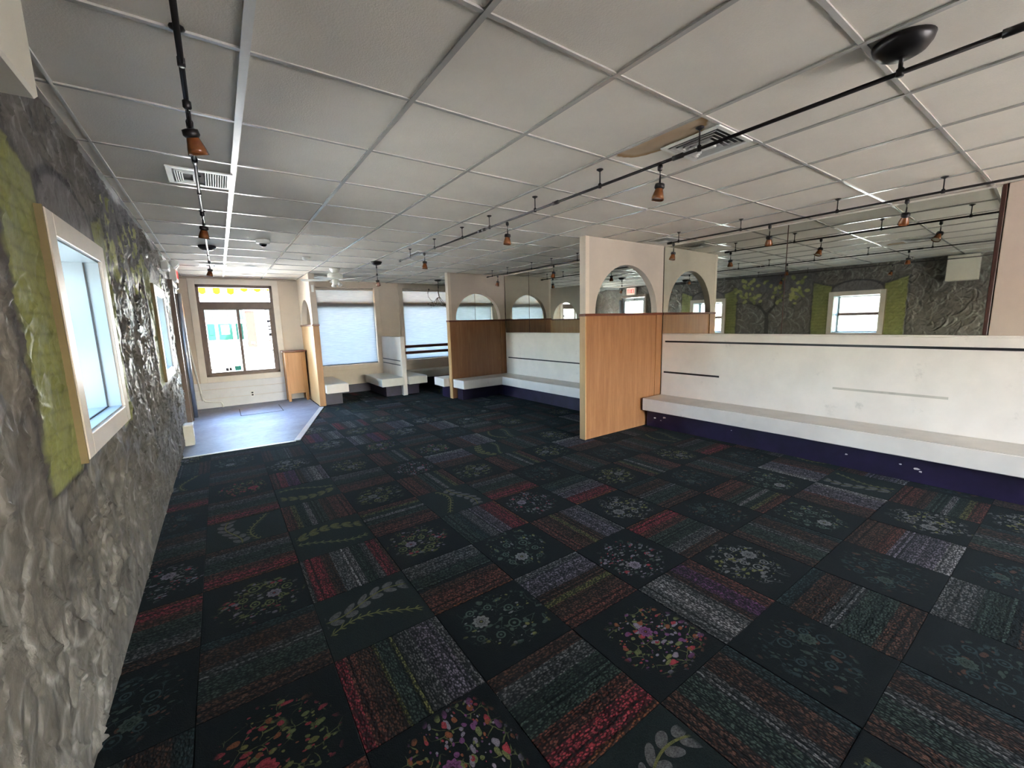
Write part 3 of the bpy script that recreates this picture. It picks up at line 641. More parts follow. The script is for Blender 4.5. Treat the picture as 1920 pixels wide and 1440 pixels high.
bm = nb(); box(bm, 0, .05, -.05, .22, z1 - .15, z1 - .09, .004); mk('door_closer', bm, 'alu', d); bm = nb(); tube(bm, [(.03, .2, z1 - .10), (.07, .38, z1 - .055), (.03, hw - .03, z1 - .03)], .008, 6); mk('closer_arm', bm, 'alu', d)

# ------------------------------------------------------------------ street wall with three windows
WIN = [(-.26, .945, .585, 2.28), (1.71, 2.945, .615, 2.28), (3.60, 4.80, .625, 2.29)]
bm = nb(); Ya, Yb = YB, YB + .22; edges = [XL - .3, WIN[0][0], WIN[0][1], WIN[1][0], WIN[1][1], WIN[2][0], WIN[2][1], 5.6]
for k in (0, 2, 4, 6): box(bm, edges[k], edges[k + 1], Ya, Yb, -.12, ZC + .5)
for (x0, x1, z0, z1) in WIN: box(bm, x0, x1, Ya, Yb, -.12, z0); box(bm, x0, x1, Ya, Yb, z1, ZC + .5)
wb = mk('wall_back', bm, 'cream'); struct(wb, 'cream street wall with three large windows')
for k, (z0, z1) in enumerate(((.004, .172), (.178, .346), (.352, .478))): bx('board', (XL + .02, 1.02, YB - .010, YB + .004, z0, z1), 'board_white', wb, bev=.003)
bx('baseboard_back', (1.52, 3.0, YB - .03, YB - .001, 0, .18), 'purple'); struct(bpy.data.objects['baseboard_back'])
bx('cornice', (XL, 1.39, YB - .02, YB, ZC - .035, ZC - .004), 'beige', wb, bev=.004)
for k, (x0, x1, z0, z1) in enumerate(WIN):
    e = sempty('window_%d' % (k + 1), ((x0 + x1) / 2, YB, z0), 0, ['large clear sliding street window with brown frame', 'tall window behind a lowered woven blind beside the ceiling fan', 'tall window behind a lowered woven blind above the rail bench'][k])
    hw = (x1 - x0) / 2; hh = z1 - z0; cw = .105
    for (a, b_, c_, d_) in ((-hw - cw, -hw, -cw, hh + .10), (hw, hw + (cw if k < 2 else .065), -cw, hh + .10), (-hw, hw, hh, hh + .10), (-hw, hw, -cw, 0)):
        bx('casing', (a, b_, -.022, -.001, c_, d_), 'white_trim' if k == 0 else 'cream', e, bev=.003)
    if k == 0:
        fr = [(-hw, -hw + .045, 0, hh), (hw - .045, hw, 0, hh), (-hw, hw, hh - .05, hh), (-hw, hw, 0, .045)]
        for f_ in fr: bx('frame', (f_[0], f_[1], .01, .09, f_[2], f_[3]), 'bronze_frame', e, bev=.003)
        bx('transom', (-hw + .04, hw - .04, .005, .10, 1.255, 1.385), 'bronze_frame', e, bev=.004)
        bx('meeting_stile', (-.024, .026, .02, .07, .045, 1.255), 'bronze_frame', e, bev=.003)
        for a, b_, c_, d_ in ((-hw + .045, -hw + .088, .045, 1.255), (hw - .085, hw - .045, .045, 1.255), (-hw + .088, -.024, .045, .075), (.026, hw - .085, .045, .075), (-hw + .088, -.024, 1.235, 1.255), (.026, hw - .085, 1.235, 1.255)): bx('sash_bar', (a, b_, .03, .072, c_, d_), 'bronze_frame', e, bev=.002)
        bx('pane', (-hw + .045, .0, .05, .056, .045, 1.255), 'glass', e); bx('pane', (.0, hw - .045, .062, .068, .045, 1.255), 'glass', e); bx('pane', (-hw + .045, hw - .045, .05, .056, 1.385, hh - .05), 'glass', e)
    else:
        for f_ in [(-hw, -hw + .03, 0, hh), (hw - .03, hw, 0, hh), (-hw, hw, hh - .03, hh), (-hw, hw, 0, .03)]: bx('frame', (f_[0], f_[1], .09, .16, f_[2], f_[3]), 'white_trim', e)
        bx('transom', (-hw, hw, .09, .17, 1.245, 1.36), 'bronze_frame', e)
        bx('pane', (-hw + .03, hw - .03, .12, .126, .03, 1.25), 'glass', e); bx('pane', (-hw + .03, hw - .03, .12, .126, 1.36, hh - .03), 'glass', e)
        bx('head_rail', (-hw + .01, hw - .01, .02, .075, hh - .05, hh - .005), 'beige', e, bev=.004)
        bx('blind', (-hw + .012, hw - .012, .046, .048, .02, hh - .04), 'blind', e); bx('bottom_bar', (-hw + .012, hw - .012, .038, .056, .008, .024), 'dark_inside', e)
e = bpy.data.objects['window_1']
bx('sticker', (-.155, -.05, .047, .0485, .085, .175), 'teal_sticker', e).location = (-.0, 0, 0); bx('sticker', (-.30, -.25, .047, .0485, .085, .15), 'dark_sticker', e); bx('sticker', (-.243, -.20, .047, .0485, .09, .15), 'dark_sticker', e)
bm = nb(); box(bm, -.55, -.48, .047, .0485, .16, .166); box(bm, -.525, -.505, .047, .0485, .11, .145); box(bm, -.53, -.49, .047, .0485, .085, .10); mk('sticker', bm, 'dark_sticker', e)['kind'] = 'stuff'
bm = nb()
for a, b_, c_, d_ in ((.46, .55, .99, 1.04), (.47, .53, .90, .93), (.47, .54, .84, .87), (.475, .53, .72, .78), (.47, .50, .62, .65), (.45, .47, .50, .53), (.47, .49, .46, .49), (.49, .53, .43, .45)): box(bm, a, b_, .047, .0485, c_, d_)
mk('sticker', bm, 'dark_sticker', e)['kind'] = 'stuff'

# ------------------------------------------------------------------ wall behind the viewer, with an unseen opening added to let in fill daylight
bm = nb()
FILL_WIN = (2.3, 4.7, .25, 1.90)
box(bm, XL - .3, FILL_WIN[0], YF - .22, YF, -.12, ZC + .5); box(bm, FILL_WIN[1], 5.6, YF - .22, YF, -.12, ZC + .5); box(bm, FILL_WIN[0], FILL_WIN[1], YF - .22, YF, -.12, FILL_WIN[2]); box(bm, FILL_WIN[0], FILL_WIN[1], YF - .22, YF, FILL_WIN[3], ZC + .5)
wf = struct(mk('wall_front', bm, 'cream')); bx('sky_blocker', (XL - .3, 5.6, YF - 2.6, YF - .22, 2.34, 2.50), 'stucco', wf)  # unseen slab added outside the opening to keep sky light off the floor

# ------------------------------------------------------------------ mirror wall
wr = sempty('wall_right', (MX0, 0, 0), TH, 'mirror-lined wall behind the long benches')
bx('wall_slab', (.012, .45, YF - .3, YB + .3, -.12, ZC + .5), 'pink_beige', wr)
bx('plaster_pier', (-.012, .012, YF, .525, 0, ZC), 'pink_beige', wr)
bx('top_moulding', (-.010, .006, .56, YB, ZC - .018, ZC - .004), 'white_trim', wr)
tr_ = bx('trim_3', (-.016, .010, .534, .560, 1.245, ZC - .005), 'dark_wood', bev=.003); tr_.location = (MX0, 0, 0); tr_.rotation_euler = (0, 0, TH); struct(tr_)
MIR = [(.562, 2.028, 'tall wall mirror at the open end, beside the reddish trim strip'), (2.032, 3.50, 'wall mirror between the long seam and the tall arched partition'),
       (3.605, 4.95, 'wall mirror just behind the tall arched partition'), (4.954, 6.406, 'wall mirror over the corner bench, ending at a dark seam'), (6.410, 7.185, 'narrow wall mirror strip touching the farther arched partition'), (7.31, 8.38, 'wall mirror behind the farther partition, seen through its arch'), (8.384, 9.47, 'wall mirror in the street window corner')]
for a, b_, lab in MIR:
    o = bx('wall_mirror', (-.006, .006, a, b_, 1.245, ZC - .018), 'mirror'); o.location = (MX0, 0, 0); o.rotation_euler = (0, 0, TH); tag(o, lab, 'mirror', 'mirror panels above the benches')
for y in (2.03, 4.952, 6.408, 8.382):
    bx('mirror_seam', (-.008, -.004, y - .004, y + .004, 1.245, ZC - .018), 'dark_wood', wr)

# ------------------------------------------------------------------ arched partitions
def arch_panel(bm, x0, x1, xc, r, zs, ztop, t0, t1, axis='Y', seg=28):
    """panel x0..x1, zs..ztop with a half-round opening standing on zs; extruded along axis"""
    pts = [(x0, zs), (xc - r, zs)] + [(xc - r * math.cos(PI * k / seg), zs + r * math.sin(PI * k / seg)) for k in range(1, seg)] + [(xc + r, zs), (x1, zs), (x1, ztop), (x0, ztop)]
    def p3(p, t): return (p[0], t, p[1]) if axis == 'Y' else (t, p[0], p[1])
    A = [bm.verts.new(p3(p, t0)) for p in pts]; B = [bm.verts.new(p3(p, t1)) for p in pts]; k = len(pts)
    for V in (A, B):   # strips from the arch up to the top edge
        arch = V[1:k - 3]; top = []
        ttl = p3((x0, ztop), 0); n_ = len(arch)
        tv = [bm.verts.new((arch[i].co.x, arch[i].co.y, ztop)) for i in range(n_)]
        bm.faces.new((V[0], arch[0], tv[0], V[k - 1]))
        for i in range(n_ - 1): bm.faces.new((arch[i], arch[i + 1], tv[i + 1], tv[i]))
        bm.faces.new((arch[-1], V[k - 3], V[k - 2], tv[-1]))
    for i in range(k): bm.faces.new((A[i], A[(i + 1) % k], B[(i + 1) % k], B[i]))
def partition_x(label, x0, x1, y0, y1, zc, xc, r, pw):
    t = thing('arched_partition', label, 'partition', (x0, y0, 0), 0, 'arched booth partitions'); L, T = x1 - x0, y1 - y0
    bm = nb(); arch_panel(bm, .004, L, xc - x0, r, zc + .012, ZC - .004, .006, T - .006); mk('arched_panel', bm, 'beige', t)
    bx('end_post', (0, .06, .003, T - .003, zc + .012, ZC - .004), 'cream', t)
    bx('wood_panel', (.01, L, .012, T - .012, .0, zc - .018), pw, t)
    bx('end_board', (-.004, .012, 0, T, 0, zc - .018), 'edge_wood', t, bev=.003)
    for a, b_ in ((.012, .17), (L - .13, L)):
        bx('stile', (a, b_, .002, .014, .10 if a < .1 else .0, zc - .018), pw, t, bev=.002); bx('stile', (a, b_, T - .014, T - .002, .0, zc - .018), pw, t, bev=.002)
    bx('cap_rail', (-.012, L, -.008, T + .008, zc - .018, zc + .012), 'cap_wood', t, bev=.004)
    return t
partition_x('tall wooden partition with arched opening, nearer the viewer between two long benches', 3.53, mx(3.55) - .012, 3.50, 3.60, 1.515, 4.29, .595, 'panel_wood')
partition_x('arched wooden partition at the corner bench, farther from the viewer', 3.62, mx(7.25) - .012, 7.19, 7.30, 1.505, 4.278, .515, 'panel_wood')
# partition standing square to the street wall beside the entry
t = thing('arched_partition', 'narrow arched wooden partition between the entry floor and the window booth', 'partition', (1.40, 8.20, 0), 0, 'arched booth partitions'); T = .105; L = YB - 8.20 - .002; zc = 1.495
bm = nb(); arch_panel(bm, .004, L, .66, .47, zc + .012, ZC - .004, .006, T - .006, 'X'); mk('arched_panel', bm, 'cream', t)
bx('end_post', (.003, T - .003, 0, .06, zc + .012, ZC - .004), 'beige', t); bx('wood_panel', (.010, T - .010, .012, L, 0, zc - .018), 'edge_wood', t); bx('end_board', (0, T, -.004, .014, 0, zc - .018), 'panel_wood2', t, bev=.003)
bx('stile', (.0, .012, .014, .12, 0, zc - .018), 'edge_wood', t, bev=.002); bx('cap_rail', (-.01, T + .01, -.012, L, zc - .018, zc + .012), 'cap_wood', t, bev=.004)
bx('thermostat', (.035, .075, -.02, .001, 2.08, 2.20), 'white_plastic', t, bev=.004)

# ------------------------------------------------------------------ benches
ZS0, ZS1 = .232, .392
def mirror_bench(label, ya, yb_, stripes):
    t = thing('wall_bench', label, 'bench', (MX0, 0, 0), TH, 'built-in benches')
    bx('base', (-.340, -.02, ya, yb_, 0, ZS0), 'purple', t); bx('seat', (-.450, -.02, ya, yb_, ZS0, ZS1), 'bench_white', t, bev=.006)
    bx('seat_top', (-.445, -.028, ya + .003, yb_ - .003, ZS1 - .001, ZS1 + .003), 'seat_top', t)
    bx('backrest', (-.026, -.0065, ya, yb_, ZS1 + .003, 1.232), 'bench_white', t); bx('ledge', (-.034, -.0065, ya, yb_, 1.224, 1.243), 'bench_white', t, bev=.004)
    for a, b_, z in stripes: bx('stripe', (-.031, -.025, a, b_, z - .011, z + .011), 'black_strip', t)
    return t
t = mirror_bench('long white bench with purple base and two black stripes, beside the bare wall', -1.6, 3.485, [(-1.6, 3.44, 1.135), (2.68, 3.45, .714)])
bx('scrape_mark', (-.0275, -.0255, .70, 1.52, .692, .714), 'seat_top', t)
for k, (y, z, sz) in enumerate(((3.36, .125, .018), (3.22, .150, .030), (3.27, .105, .012), (1.28, .13, .018), (.80, .12, .026), (.77, .10, .014), (.90, .135, .012), (2.35, .15, .010))):
    r5 = random.Random(k); bm = nb(); prism(bm, [(y + sz * (.5 + r5.random() * .6) * math.cos(q * 1.047), z + .6 * sz * (.4 + r5.random() * .7) * math.sin(q * 1.047)) for q in range(6)], 'X', -.3415, -.3395); mk('paint_chip', bm, 'bench_white', t)
t = mirror_bench('white corner bench with one black stripe, between the two arched partitions', 3.615, 7.17, [(3.62, 7.10, .728)])
t['group'] = 'built-in benches'
bx('arm_base', (3.88 - MX0, -.40, 6.97, 7.165, 0, ZS0), 'purple', t); bx('arm_seat', (3.79 - MX0, -.40, 6.76, 7.165, ZS0, ZS1), 'bench_white', t, bev=.006); bx('seat_top', (3.795 - MX0, -.42, 6.766, 7.162, ZS1 - .001, ZS1 + .003), 'seat_top', t)
t = thing('window_bench', 'small bench hidden behind the farther partition, only its white end showing', 'bench', (3.50, 7.315, 0), 0, 'built-in benches')
bx('base', (.12, 1.36, 0, .33, 0, ZS0), 'purple', t); bx('seat', (0, 1.36, 0, .44, ZS0, ZS1), 'bench_white', t, bev=.006)
t = thing('window_bench', 'short white bench fixed to the entry partition by the blind', 'bench', (1.512, 8.10, 0), 0, 'built-in benches')
bx('base', (0, .30, .15, 1.36, 0, ZS0), 'purple', t); bx('seat', (0, .395, 0, 1.36, ZS0, ZS1), 'bench_white', t, bev=.006); bx('seat_top', (.004, .390, .005, 1.36, ZS1 - .001, ZS1 + .003), 'seat_bright', t)
t = thing('booth_divider', 'white double-sided booth divider with stub seats and two black stripes', 'bench', (3.02, 8.25, 0), 0, 'built-in benches')
bx('post', (0, .092, 0, .05, 0, 1.22), 'bench_white', t, bev=.003); bx('back_panel', (.008, .084, .05, 1.248, 0, 1.21), 'bench_white', t)
bx('base', (-.32, .0, .12, 1.20, 0, ZS0), 'purple', t); bx('base', (.092, .39, .12, 1.20, 0, ZS0), 'purple', t)
bx('seat', (-.465, .0, -.10, 1.05, ZS0, ZS1), 'seat_bright', t, bev=.006); bx('seat', (.092, .50, -.10, 1.05, ZS0, ZS1), 'seat_bright', t, bev=.006)
for z in (.625, .715): bx('stripe', (.003, .009, .10, 1.20, z - .009, z + .009), 'black_strip', t)
t = thing('window_bench', 'white bench under the window with two red-brown back rails', 'bench', (3.56, 9.02, 0), 0, 'built-in benches')
bx('base', (0, 1.28, .26, .475, 0, ZS0), 'purple', t); bx('seat', (0, 1.28, .0, .475, ZS0, ZS1), 'seat_bright', t, bev=.006)
for z in (.945, .800): bx('back_rail', (-.44, 1.28, .405, .440, z - .033, z + .033), 'red_rail', t, bev=.004)

# ------------------------------------------------------------------ entry cupboard
t = thing('cupboard', 'small honey wood cupboard on legs beside the entry partition', 'cupboard', (.985, 9.15, 0))
W_, D_ = .405, .345
for x in (.02, W_ - .065):
    for y in (.0, D_ - .06): bx('leg', (x, x + .05, y, y + .05, 0, .985), 'honey_wood', t, bev=.003)
bx('side_panel', (.03, .05, .05, D_ - .06, .16, .97), 'honey_wood', t); bx('side_panel', (W_ - .045, W_ - .03, .05, D_ - .06, .16, .97), 'honey_wood', t)
dr = bx('door', (.07, W_ - .065, .012, .030, .16, .975), 'honey_wood', t); bm = nb()
for a, b_, c_, d_ in ((.07, .10, .16, .975), (W_ - .095, W_ - .065, .16, .975), (.10, W_ - .095, .16, .20), (.10, W_ - .095, .90, .975)): box(bm, a, b_, .002, .013, c_, d_)
mk('door_frame', bm, 'honey_wood', dr); bx('back_panel', (.07, W_ - .065, D_ - .03, D_ - .015, .16, .97), 'honey_wood', t); bx('bottom_shelf', (.05, W_ - .045, .03, D_ - .03, .16, .18), 'honey_wood', t)
bx('top', (-.012, W_ + .005, -.02, D_, .985, 1.012), 'cap_wood', t, bev=.004)

# ------------------------------------------------------------------ lighting tracks and spot lamps
ZT = 2.305
def track(label, pts, stems, canopies, couplers=(), ends=(True, True)):
    p0 = Vector(pts[0]); t = thing('lighting_track', label, 'track', (p0.x, p0.y, ZT), 0, 'black lighting tracks')
    bm = nb(); tube(bm, [(p[0] - p0.x, p[1] - p0.y, 0) for p in pts], .0085, 10); mk('rail', bm, 'bronze', t, True)
    def at(y):
        for a, b_ in zip(pts, pts[1:]):
            if min(a[1], b_[1]) <= y <= max(a[1], b_[1]): k = (y - a[1]) / (b_[1] - a[1]); return a[0] + k * (b_[0] - a[0])
        return pts[-1][0] if abs(y - pts[-1][1]) < abs(y - pts[0][1]) else pts[0][0]
    for y in stems:
        bm = nb(); lathe(bm, [(.011, -.012), (.011, .014), (.004, .02), (.004, .086), (.012, .092), (.022, .098), (.022, .102)], 10); mk('stem', bm, 'bronze', t, True, loc=(at(y) - p0.x, y - p0.y, 0))
    for y in couplers:
        bm = nb(); tube(bm, [(0, -.03, 0), (0, .03, 0)], .013, 10); mk('coupler', bm, 'bronze', t, True, loc=(at(y) - p0.x, y - p0.y, 0))
    for k, y in enumerate((pts[0][1], pts[-1][1])):
        if ends[k]: bm = nb(); tube(bm, [(0, -.028, 0), (0, .028, 0)], .013, 10); mk('end_cap', bm, 'bronze', t, True, loc=((pts[0] if k == 0 else pts[-1])[0] - p0.x, y - p0.y, 0))
    for y in canopies:
        bm = nb(); lathe(bm, [(.012, -.012), (.012, .012), (.007, .018), (.007, .045), (.02, .05), (.045, .053), (.068, .065), (.083, .085), (.088, .1025)], 28); mk('canopy', bm, 'bronze', t, True, loc=(at(y) - p0.x, y - p0.y, 0))
    return at
t1 = track('black track over the entry side, running along the mural wall', [(-.005, .2), (-.005, 3.0), (.0, 6.55)], [1.80, 3.36, 4.30], [6.02], [2.30, 2.75])
t2 = track('long black track over the middle of the carpet with the big dome canopy', [(2.115, .25), (2.115, 1.9), (2.11, 3.40)], [1.29, 1.97, 2.64, 3.30], [.52], [1.41, 2.4])
t2b = track('black track continuing beyond the gap towards the ceiling fan', [(2.11, 3.47), (2.10, 5.55)], [3.81, 4.46, 5.18], [], [])
t3 = track('black track beside the mirror over the long bench', [(4.425, -.6), (4.362, 2.98)], [.77, 1.40, 2.19, 2.87], [], [.10])
t4 = track('black track beside the mirror over the corner bench', [(4.34, 3.75), (4.255, 6.78)], [4.45, 5.0, 5.48, 6.15, 6.62], [], [])
def canopy_drop():
    t = thing('pendant_canopy', 'black dome canopy with a short chain, alone near the ceiling fan', 'light fixture', (2.06, 6.43, ZC))
    bm = nb(); lathe(bm, [(.010, -.10), (.010, -.06), (.02, -.054), (.045, -.051), (.066, -.040), (.080, -.018), (.084, -.001)], 24); mk('canopy', bm, 'bronze', t, True)
canopy_drop()
def make_lamp():
    t = thing('track_spotlight', '', 'spotlight', (0, 0, ZT), 0, 'amber track spotlights')
    bm = nb(); lathe(bm, [(.009, -.040), (.014, -.034), (.014, -.012), (.010, -.0088)], 12); mk('adapter', bm, 'bronze', t, True)
    bm = nb(); tube(bm, [(0, 0, -.036), (0, -.002, -.07), (0, .0, -.112)], [.0055, .0045, .006], 8); mk('arm', bm, 'bronze', t, True)
    hd = sempty('lamp_head', (.0, 0, -.118)); hd.parent = t; del hd['kind']
    bm = nb(); lathe(bm, [(.012, .012), (.026, .008), (.028, -.010), (.022, -.018)], 18); mk('cap', bm, 'bronze', hd, True)
    bm = nb(); lathe(bm, [(.019, -.014), (.024, -.030), (.031, -.055), (.035, -.076), (.033, -.076), (.029, -.055), (.022, -.030), (.017, -.016)], 20, cap=False); mk('shade', bm, 'amber', hd, True)
    bm = nb(); lathe(bm, [(.004, -.030), (.026, -.062), (.030, -.068), (.004, -.0675)], 16); mk('lens', bm, 'lens', hd, True)
    return t, hd
LAMPS = [(t1, 2.05, (18, -14), 'amber spotlight low over the viewer on the mural-side track'), (t1, 3.83, (14, 6), 'second amber spotlight along the mural-side track'), (t1, 6.42, (6, 10), 'amber spotlight at the end of the mural-side track, by the slotted vent'),
         (t2, 1.52, (4, 8), 'amber spotlight below the stained ceiling vent'), (t2, 3.02, (4, 4), 'amber spotlight on the middle track, before the gap'), (t2b, 4.75, (0, 4), 'amber spotlight on the continuing track, before the ceiling fan'),
         (t3, .96, (14, -32), 'amber spotlight tilted beside the mirror, near the reddish trim strip'), (t3, 1.92, (10, -22), 'amber spotlight beside the mirror, next to the long mirror seam'), (t3, 2.93, (4, 12), 'amber spotlight at the track end by the tall arched partition'),
         (t4, 4.95, (8, 10), 'amber spotlight beside the mirror over the corner bench'), (t4, 6.45, (6, 12), 'amber spotlight at the track end by the farther partition')]
proto, _ = make_lamp()
for k, (f, y, tilt, lab) in enumerate(LAMPS):
    o = proto if k == 0 else copy_tree(proto)
    o.location = (f(y), y, ZT); o['label'] = lab
    for ch in o.children:
        if ch.name.startswith('lamp_head'): ch.rotation_euler = (R(tilt[0]), R(tilt[1]), 0)
o = copy_tree(proto); o.location = (2.06, 6.43, ZT - .06); o['label'] = 'amber spotlight hanging under the lone black dome canopy'
bm = nb(); tube(bm, [(0, 0, -.012), (0, 0, .064)], .004, 6); mk('drop_wire', bm, 'bronze', o)

# ------------------------------------------------------------------ ceiling fittings
def vent_frame(t, hx, hy, z=0, wd=.03):
    for (a, b_, c_, d_) in ((-hx, hx, -hy, -hy + wd), (-hx, hx, hy - wd, hy), (-hx, -hx + wd, -hy + wd, hy - wd), (hx - wd, hx, -hy + wd, hy - wd)): bx('frame', (a, b_, c_, d_, z - .008, z + .0), 'white_plastic', t, bev=.002)
    bx('duct', (-hx + wd, hx - wd, -hy + wd, hy - wd, z - .0015, z), 'dark_inside', t)
def slot_vent(label, x, y):
    t = thing('ceiling_vent', label, 'vent', (x, y, ZC - .004), 0, 'ceiling vents'); hx = hy = .166; vent_frame(t, hx, hy)
    for k in range(9):     # curved blades on one half
        u = .018 + k * .0128; bm = nb(); prism(bm, [(u, -.001), (u + .004, -.001), (u + .010, -.012), (u + .0065, -.012)], 'Y', -hy + .03, hy - .03); mk('blade', bm, 'white_plastic', t)
    for k in range(4):     # nested frames on the other half
        a = .012 + k * .014; bm = nb()
        for (p, q, r_, s) in ((-hx + .03 + a * .8, -.004 - a * .5, -hy + .03 + a, -hy + .036 + a), (-hx + .03 + a * .8, -.004 - a * .5, hy - .036 - a, hy - .03 - a), (-hx + .03 + a * .8, -hx + .036 + a * .8, -hy + .036 + a, hy - .036 - a), (-.010 - a * .5, -.004 - a * .5, -hy + .036 + a, hy - .036 - a)): box(bm, p, q, r_, s, -.010, -.001)
        mk('blade', bm, 'grey_metal', t)
    return t
slot_vent('slotted white ceiling vent near the viewer beside the bright grid bar', .012, 3.39)
slot_vent('slotted white ceiling vent near the street window', .045, 7.72)
def cone_vent(label, x, y, h):
    t = thing('ceiling_vent', label, 'vent', (x, y, ZC - .004), 0, 'ceiling vents'); vent_frame(t, h, h, 0, .026)
    for k in range(4):
        a = h - .034 - k * (h - .06) / 4.6; bm = nb(); z0, z1 = -.012 - .002 * k, -.001
        o1, o2, i1, i2 = a, a - .004, a - .016, a - .020
        for s in range(4):
            ca, sa = [(1, 0), (0, 1), (-1, 0), (0, -1)][s]
            def rp(x_, y_, z_): return (x_ * ca - y_ * sa, x_ * sa + y_ * ca, z_)
            q = [rp(o1, -o1, z0), rp(o1, o1, z0), rp(i1, i1, z1), rp(i1, -i1, z1)]; q2 = [rp(o2, -o2, z0), rp(o2, o2, z0), rp(i2, i2, z1), rp(i2, -i2, z1)]
            va = [bm.verts.new(p) for p in q]; vb = [bm.verts.new(p) for p in q2]; bm.faces.new(va); bm.faces.new(vb)
            for i in range(4): bm.faces.new((va[i], va[(i + 1) % 4], vb[(i + 1) % 4], vb[i]))
        mk('ring_blade', bm, 'grey_metal', t)
    bx('core', (-.04, .04, -.04, .04, -.020, -.001), 'white_plastic', t, bev=.003); return t
cone_vent('square ringed ceiling vent beside the brown water stain', 2.335, 1.385, .172)
cone_vent('square ringed ceiling vent beyond the track gap', 2.40, 5.42, .172)
cone_vent('square ringed ceiling vent beside the tall arched partition', 4.62, 3.24, .165)
# dome camera, smoke detector, recessed spots
t = thing('dome_camera', 'white dome security camera with black glass', 'camera', (.50, 5.36, ZC - .004)); bm = nb(); lathe(bm, [(.040, -.042), (.066, -.034), (.070, -.002), (.066, 0)], 26); mk('base', bm, 'white_plastic', t, True)
bm = nb(); lathe(bm, [(.004, -.074), (.020, -.070), (.033, -.058), (.039, -.041)], 22); mk('dome', bm, 'dome', t, True)
t = thing('smoke_detector', 'small round white smoke detector near the ceiling fan', 'smoke detector', (1.09, 6.38, ZC - .004)); bm = nb(); lathe(bm, [(.030, -.040), (.048, -.034), (.052, -.012), (.055, 0)], 22); mk('base', bm, 'white_plastic', t, True)
bm = nb(); lathe(bm, [(.012, -.046), (.018, -.044), (.020, -.038)], 14); mk('sensor', bm, 'grey_metal', t, True)
for k, (x, y, lab) in enumerate(((.507, 7.72, 'recessed white ceiling spot, the one farther from the street window'), (.50, 8.88, 'recessed white ceiling spot close to the street window'))):
    t = thing('recessed_spot', lab, 'light', (x, y, ZC - .004), 0, 'recessed ceiling spots'); bm = nb(); lathe(bm, [(.060, -.003), (.090, -.005), (.098, 0.0)], 26, cap=False); mk('ring', bm, 'white_plastic', t, True)
    bm = nb(); lathe(bm, [(.030, -.012), (.055, -.006), (.062, -.002)], 20); mk('bulb', bm, 'grey_metal', t, True)
# ceiling fan
t = thing('ceiling_fan', 'white five-blade ceiling fan in the window booth', 'fan', (1.69, 7.46, ZC - .004))
bm = nb(); lathe(bm, [(.035, -.075), (.045, -.060), (.070, -.030), (.085, -.004), (.085, 0)], 24); mk('canopy', bm, 'fan_white', t, True)
bm = nb(); lathe(bm, [(.040, -.172), (.100, -.160), (.122, -.140), (.122, -.095), (.105, -.080), (.030, -.072)], 28); mk('motor', bm, 'fan_white', t, True)
bm = nb(); lathe(bm, [(.020, -.262), (.052, -.250), (.058, -.200), (.045, -.170)], 20); mk('switch_housing', bm, 'fan_white', t, True)
for k in range(5):
    a = R(-62 + 72 * k); bl = sempty('blade_arm', (0, 0, -.172), a); bl.parent = t; del bl['kind']
    bm = nb(); prism(bm, [(.07, -.012), (.16, -.020), (.16, .020), (.07, .012)], 'Z', -.006, .0); mk('bracket', bm, 'fan_white', bl)
    bm = nb(); prism(bm, [(.14, -.045), (.50, -.062), (.535, -.045), (.54, 0), (.535, .045), (.50, .062), (.14, .045)], 'Z', -.012, -.006); o = mk('blade', bm, 'fan_white', bl); o.rotation_euler = (R(11), 0, 0)
for k in range(2):
    a = R(-50 + 150 * k); bm = nb(); lathe(bm, [(.012, .03), (.022, .0), (.040, -.05), (.036, -.05), (.018, .0)], 16); o = mk('lamp_cup', bm, 'fan_white', t, True); o.location = (.06 * math.cos(a), .06 * math.sin(a), -.235); o.rotation_euler = (R(35) * math.sin(a), R(-35) * math.cos(a), 0)
# wrought-iron chandelier
t = thing('chandelier', 'twisted wrought iron branch chandelier before the blind', 'chandelier', (4.03, 8.47, ZC - .004))
bm = nb(); lathe(bm, [(.02, -.035), (.05, -.030), (.075, -.010), (.08, 0)], 20); mk('canopy', bm, 'iron', t, True)
bm = nb(); tube(bm, [(0, 0, -.02), (.004, 0, -.16), (-.004, 0, -.26), (.012, 0, -.34), (.03, 0, -.40)], .011, 8); mk('stem', bm, 'iron', t, True)
rc = random.Random(3)
for k in range(7):
    a = 2 * PI * k / 7 + .3; pts = [Vector((.025, 0, -.36))]; r_ = .0
    for s in range(1, 8):
        r_ = .025 + .03 * s; zz = -.36 - .046 * s + (.055 * (s - 4) if s > 4 else 0) + .02 * math.sin(k * 2.1); aa = a + .35 * math.sin(s * 1.1 + k)
        pts.append(Vector((r_ * math.cos(aa), r_ * math.sin(aa), zz)))
    bm = nb(); tube(bm, pts, [.006, .006, .0055, .005, .005, .0045, .0045, .004], 6); br1 = mk('branch', bm, 'iron', t, True)
    bm = nb(); p = pts[4]; tube(bm, [p, p + Vector((.04 * math.cos(a + 1), .04 * math.sin(a + 1), .03)), p + Vector((.07 * math.cos(a + 1.4), .07 * math.sin(a + 1.4), -.03))], .0045, 5); mk('twig', bm, 'iron', br1)
    bm = nb(); lathe(bm, [(.004, -.012), (.014, -.004), (.016, .014), (.008, .020)], 10, c=pts[-1]); mk('candle_cup', bm, 'iron', br1, True)
bm = nb(); tube(bm, [(-.08, .05, -.46), (-.14, .08, -.44), (-.19, .11, -.36), (-.20, .115, -.28), (-.18, .10, -.22)], .006, 6); br1 = mk('branch', bm, 'iron', t, True)
bm = nb(); lathe(bm, [(.006, -.015), (.016, 0), (.012, .022), (.004, .03)], 10, c=(-.178, .10, -.21)); mk('candle_cup', bm, 'iron', br1, True)

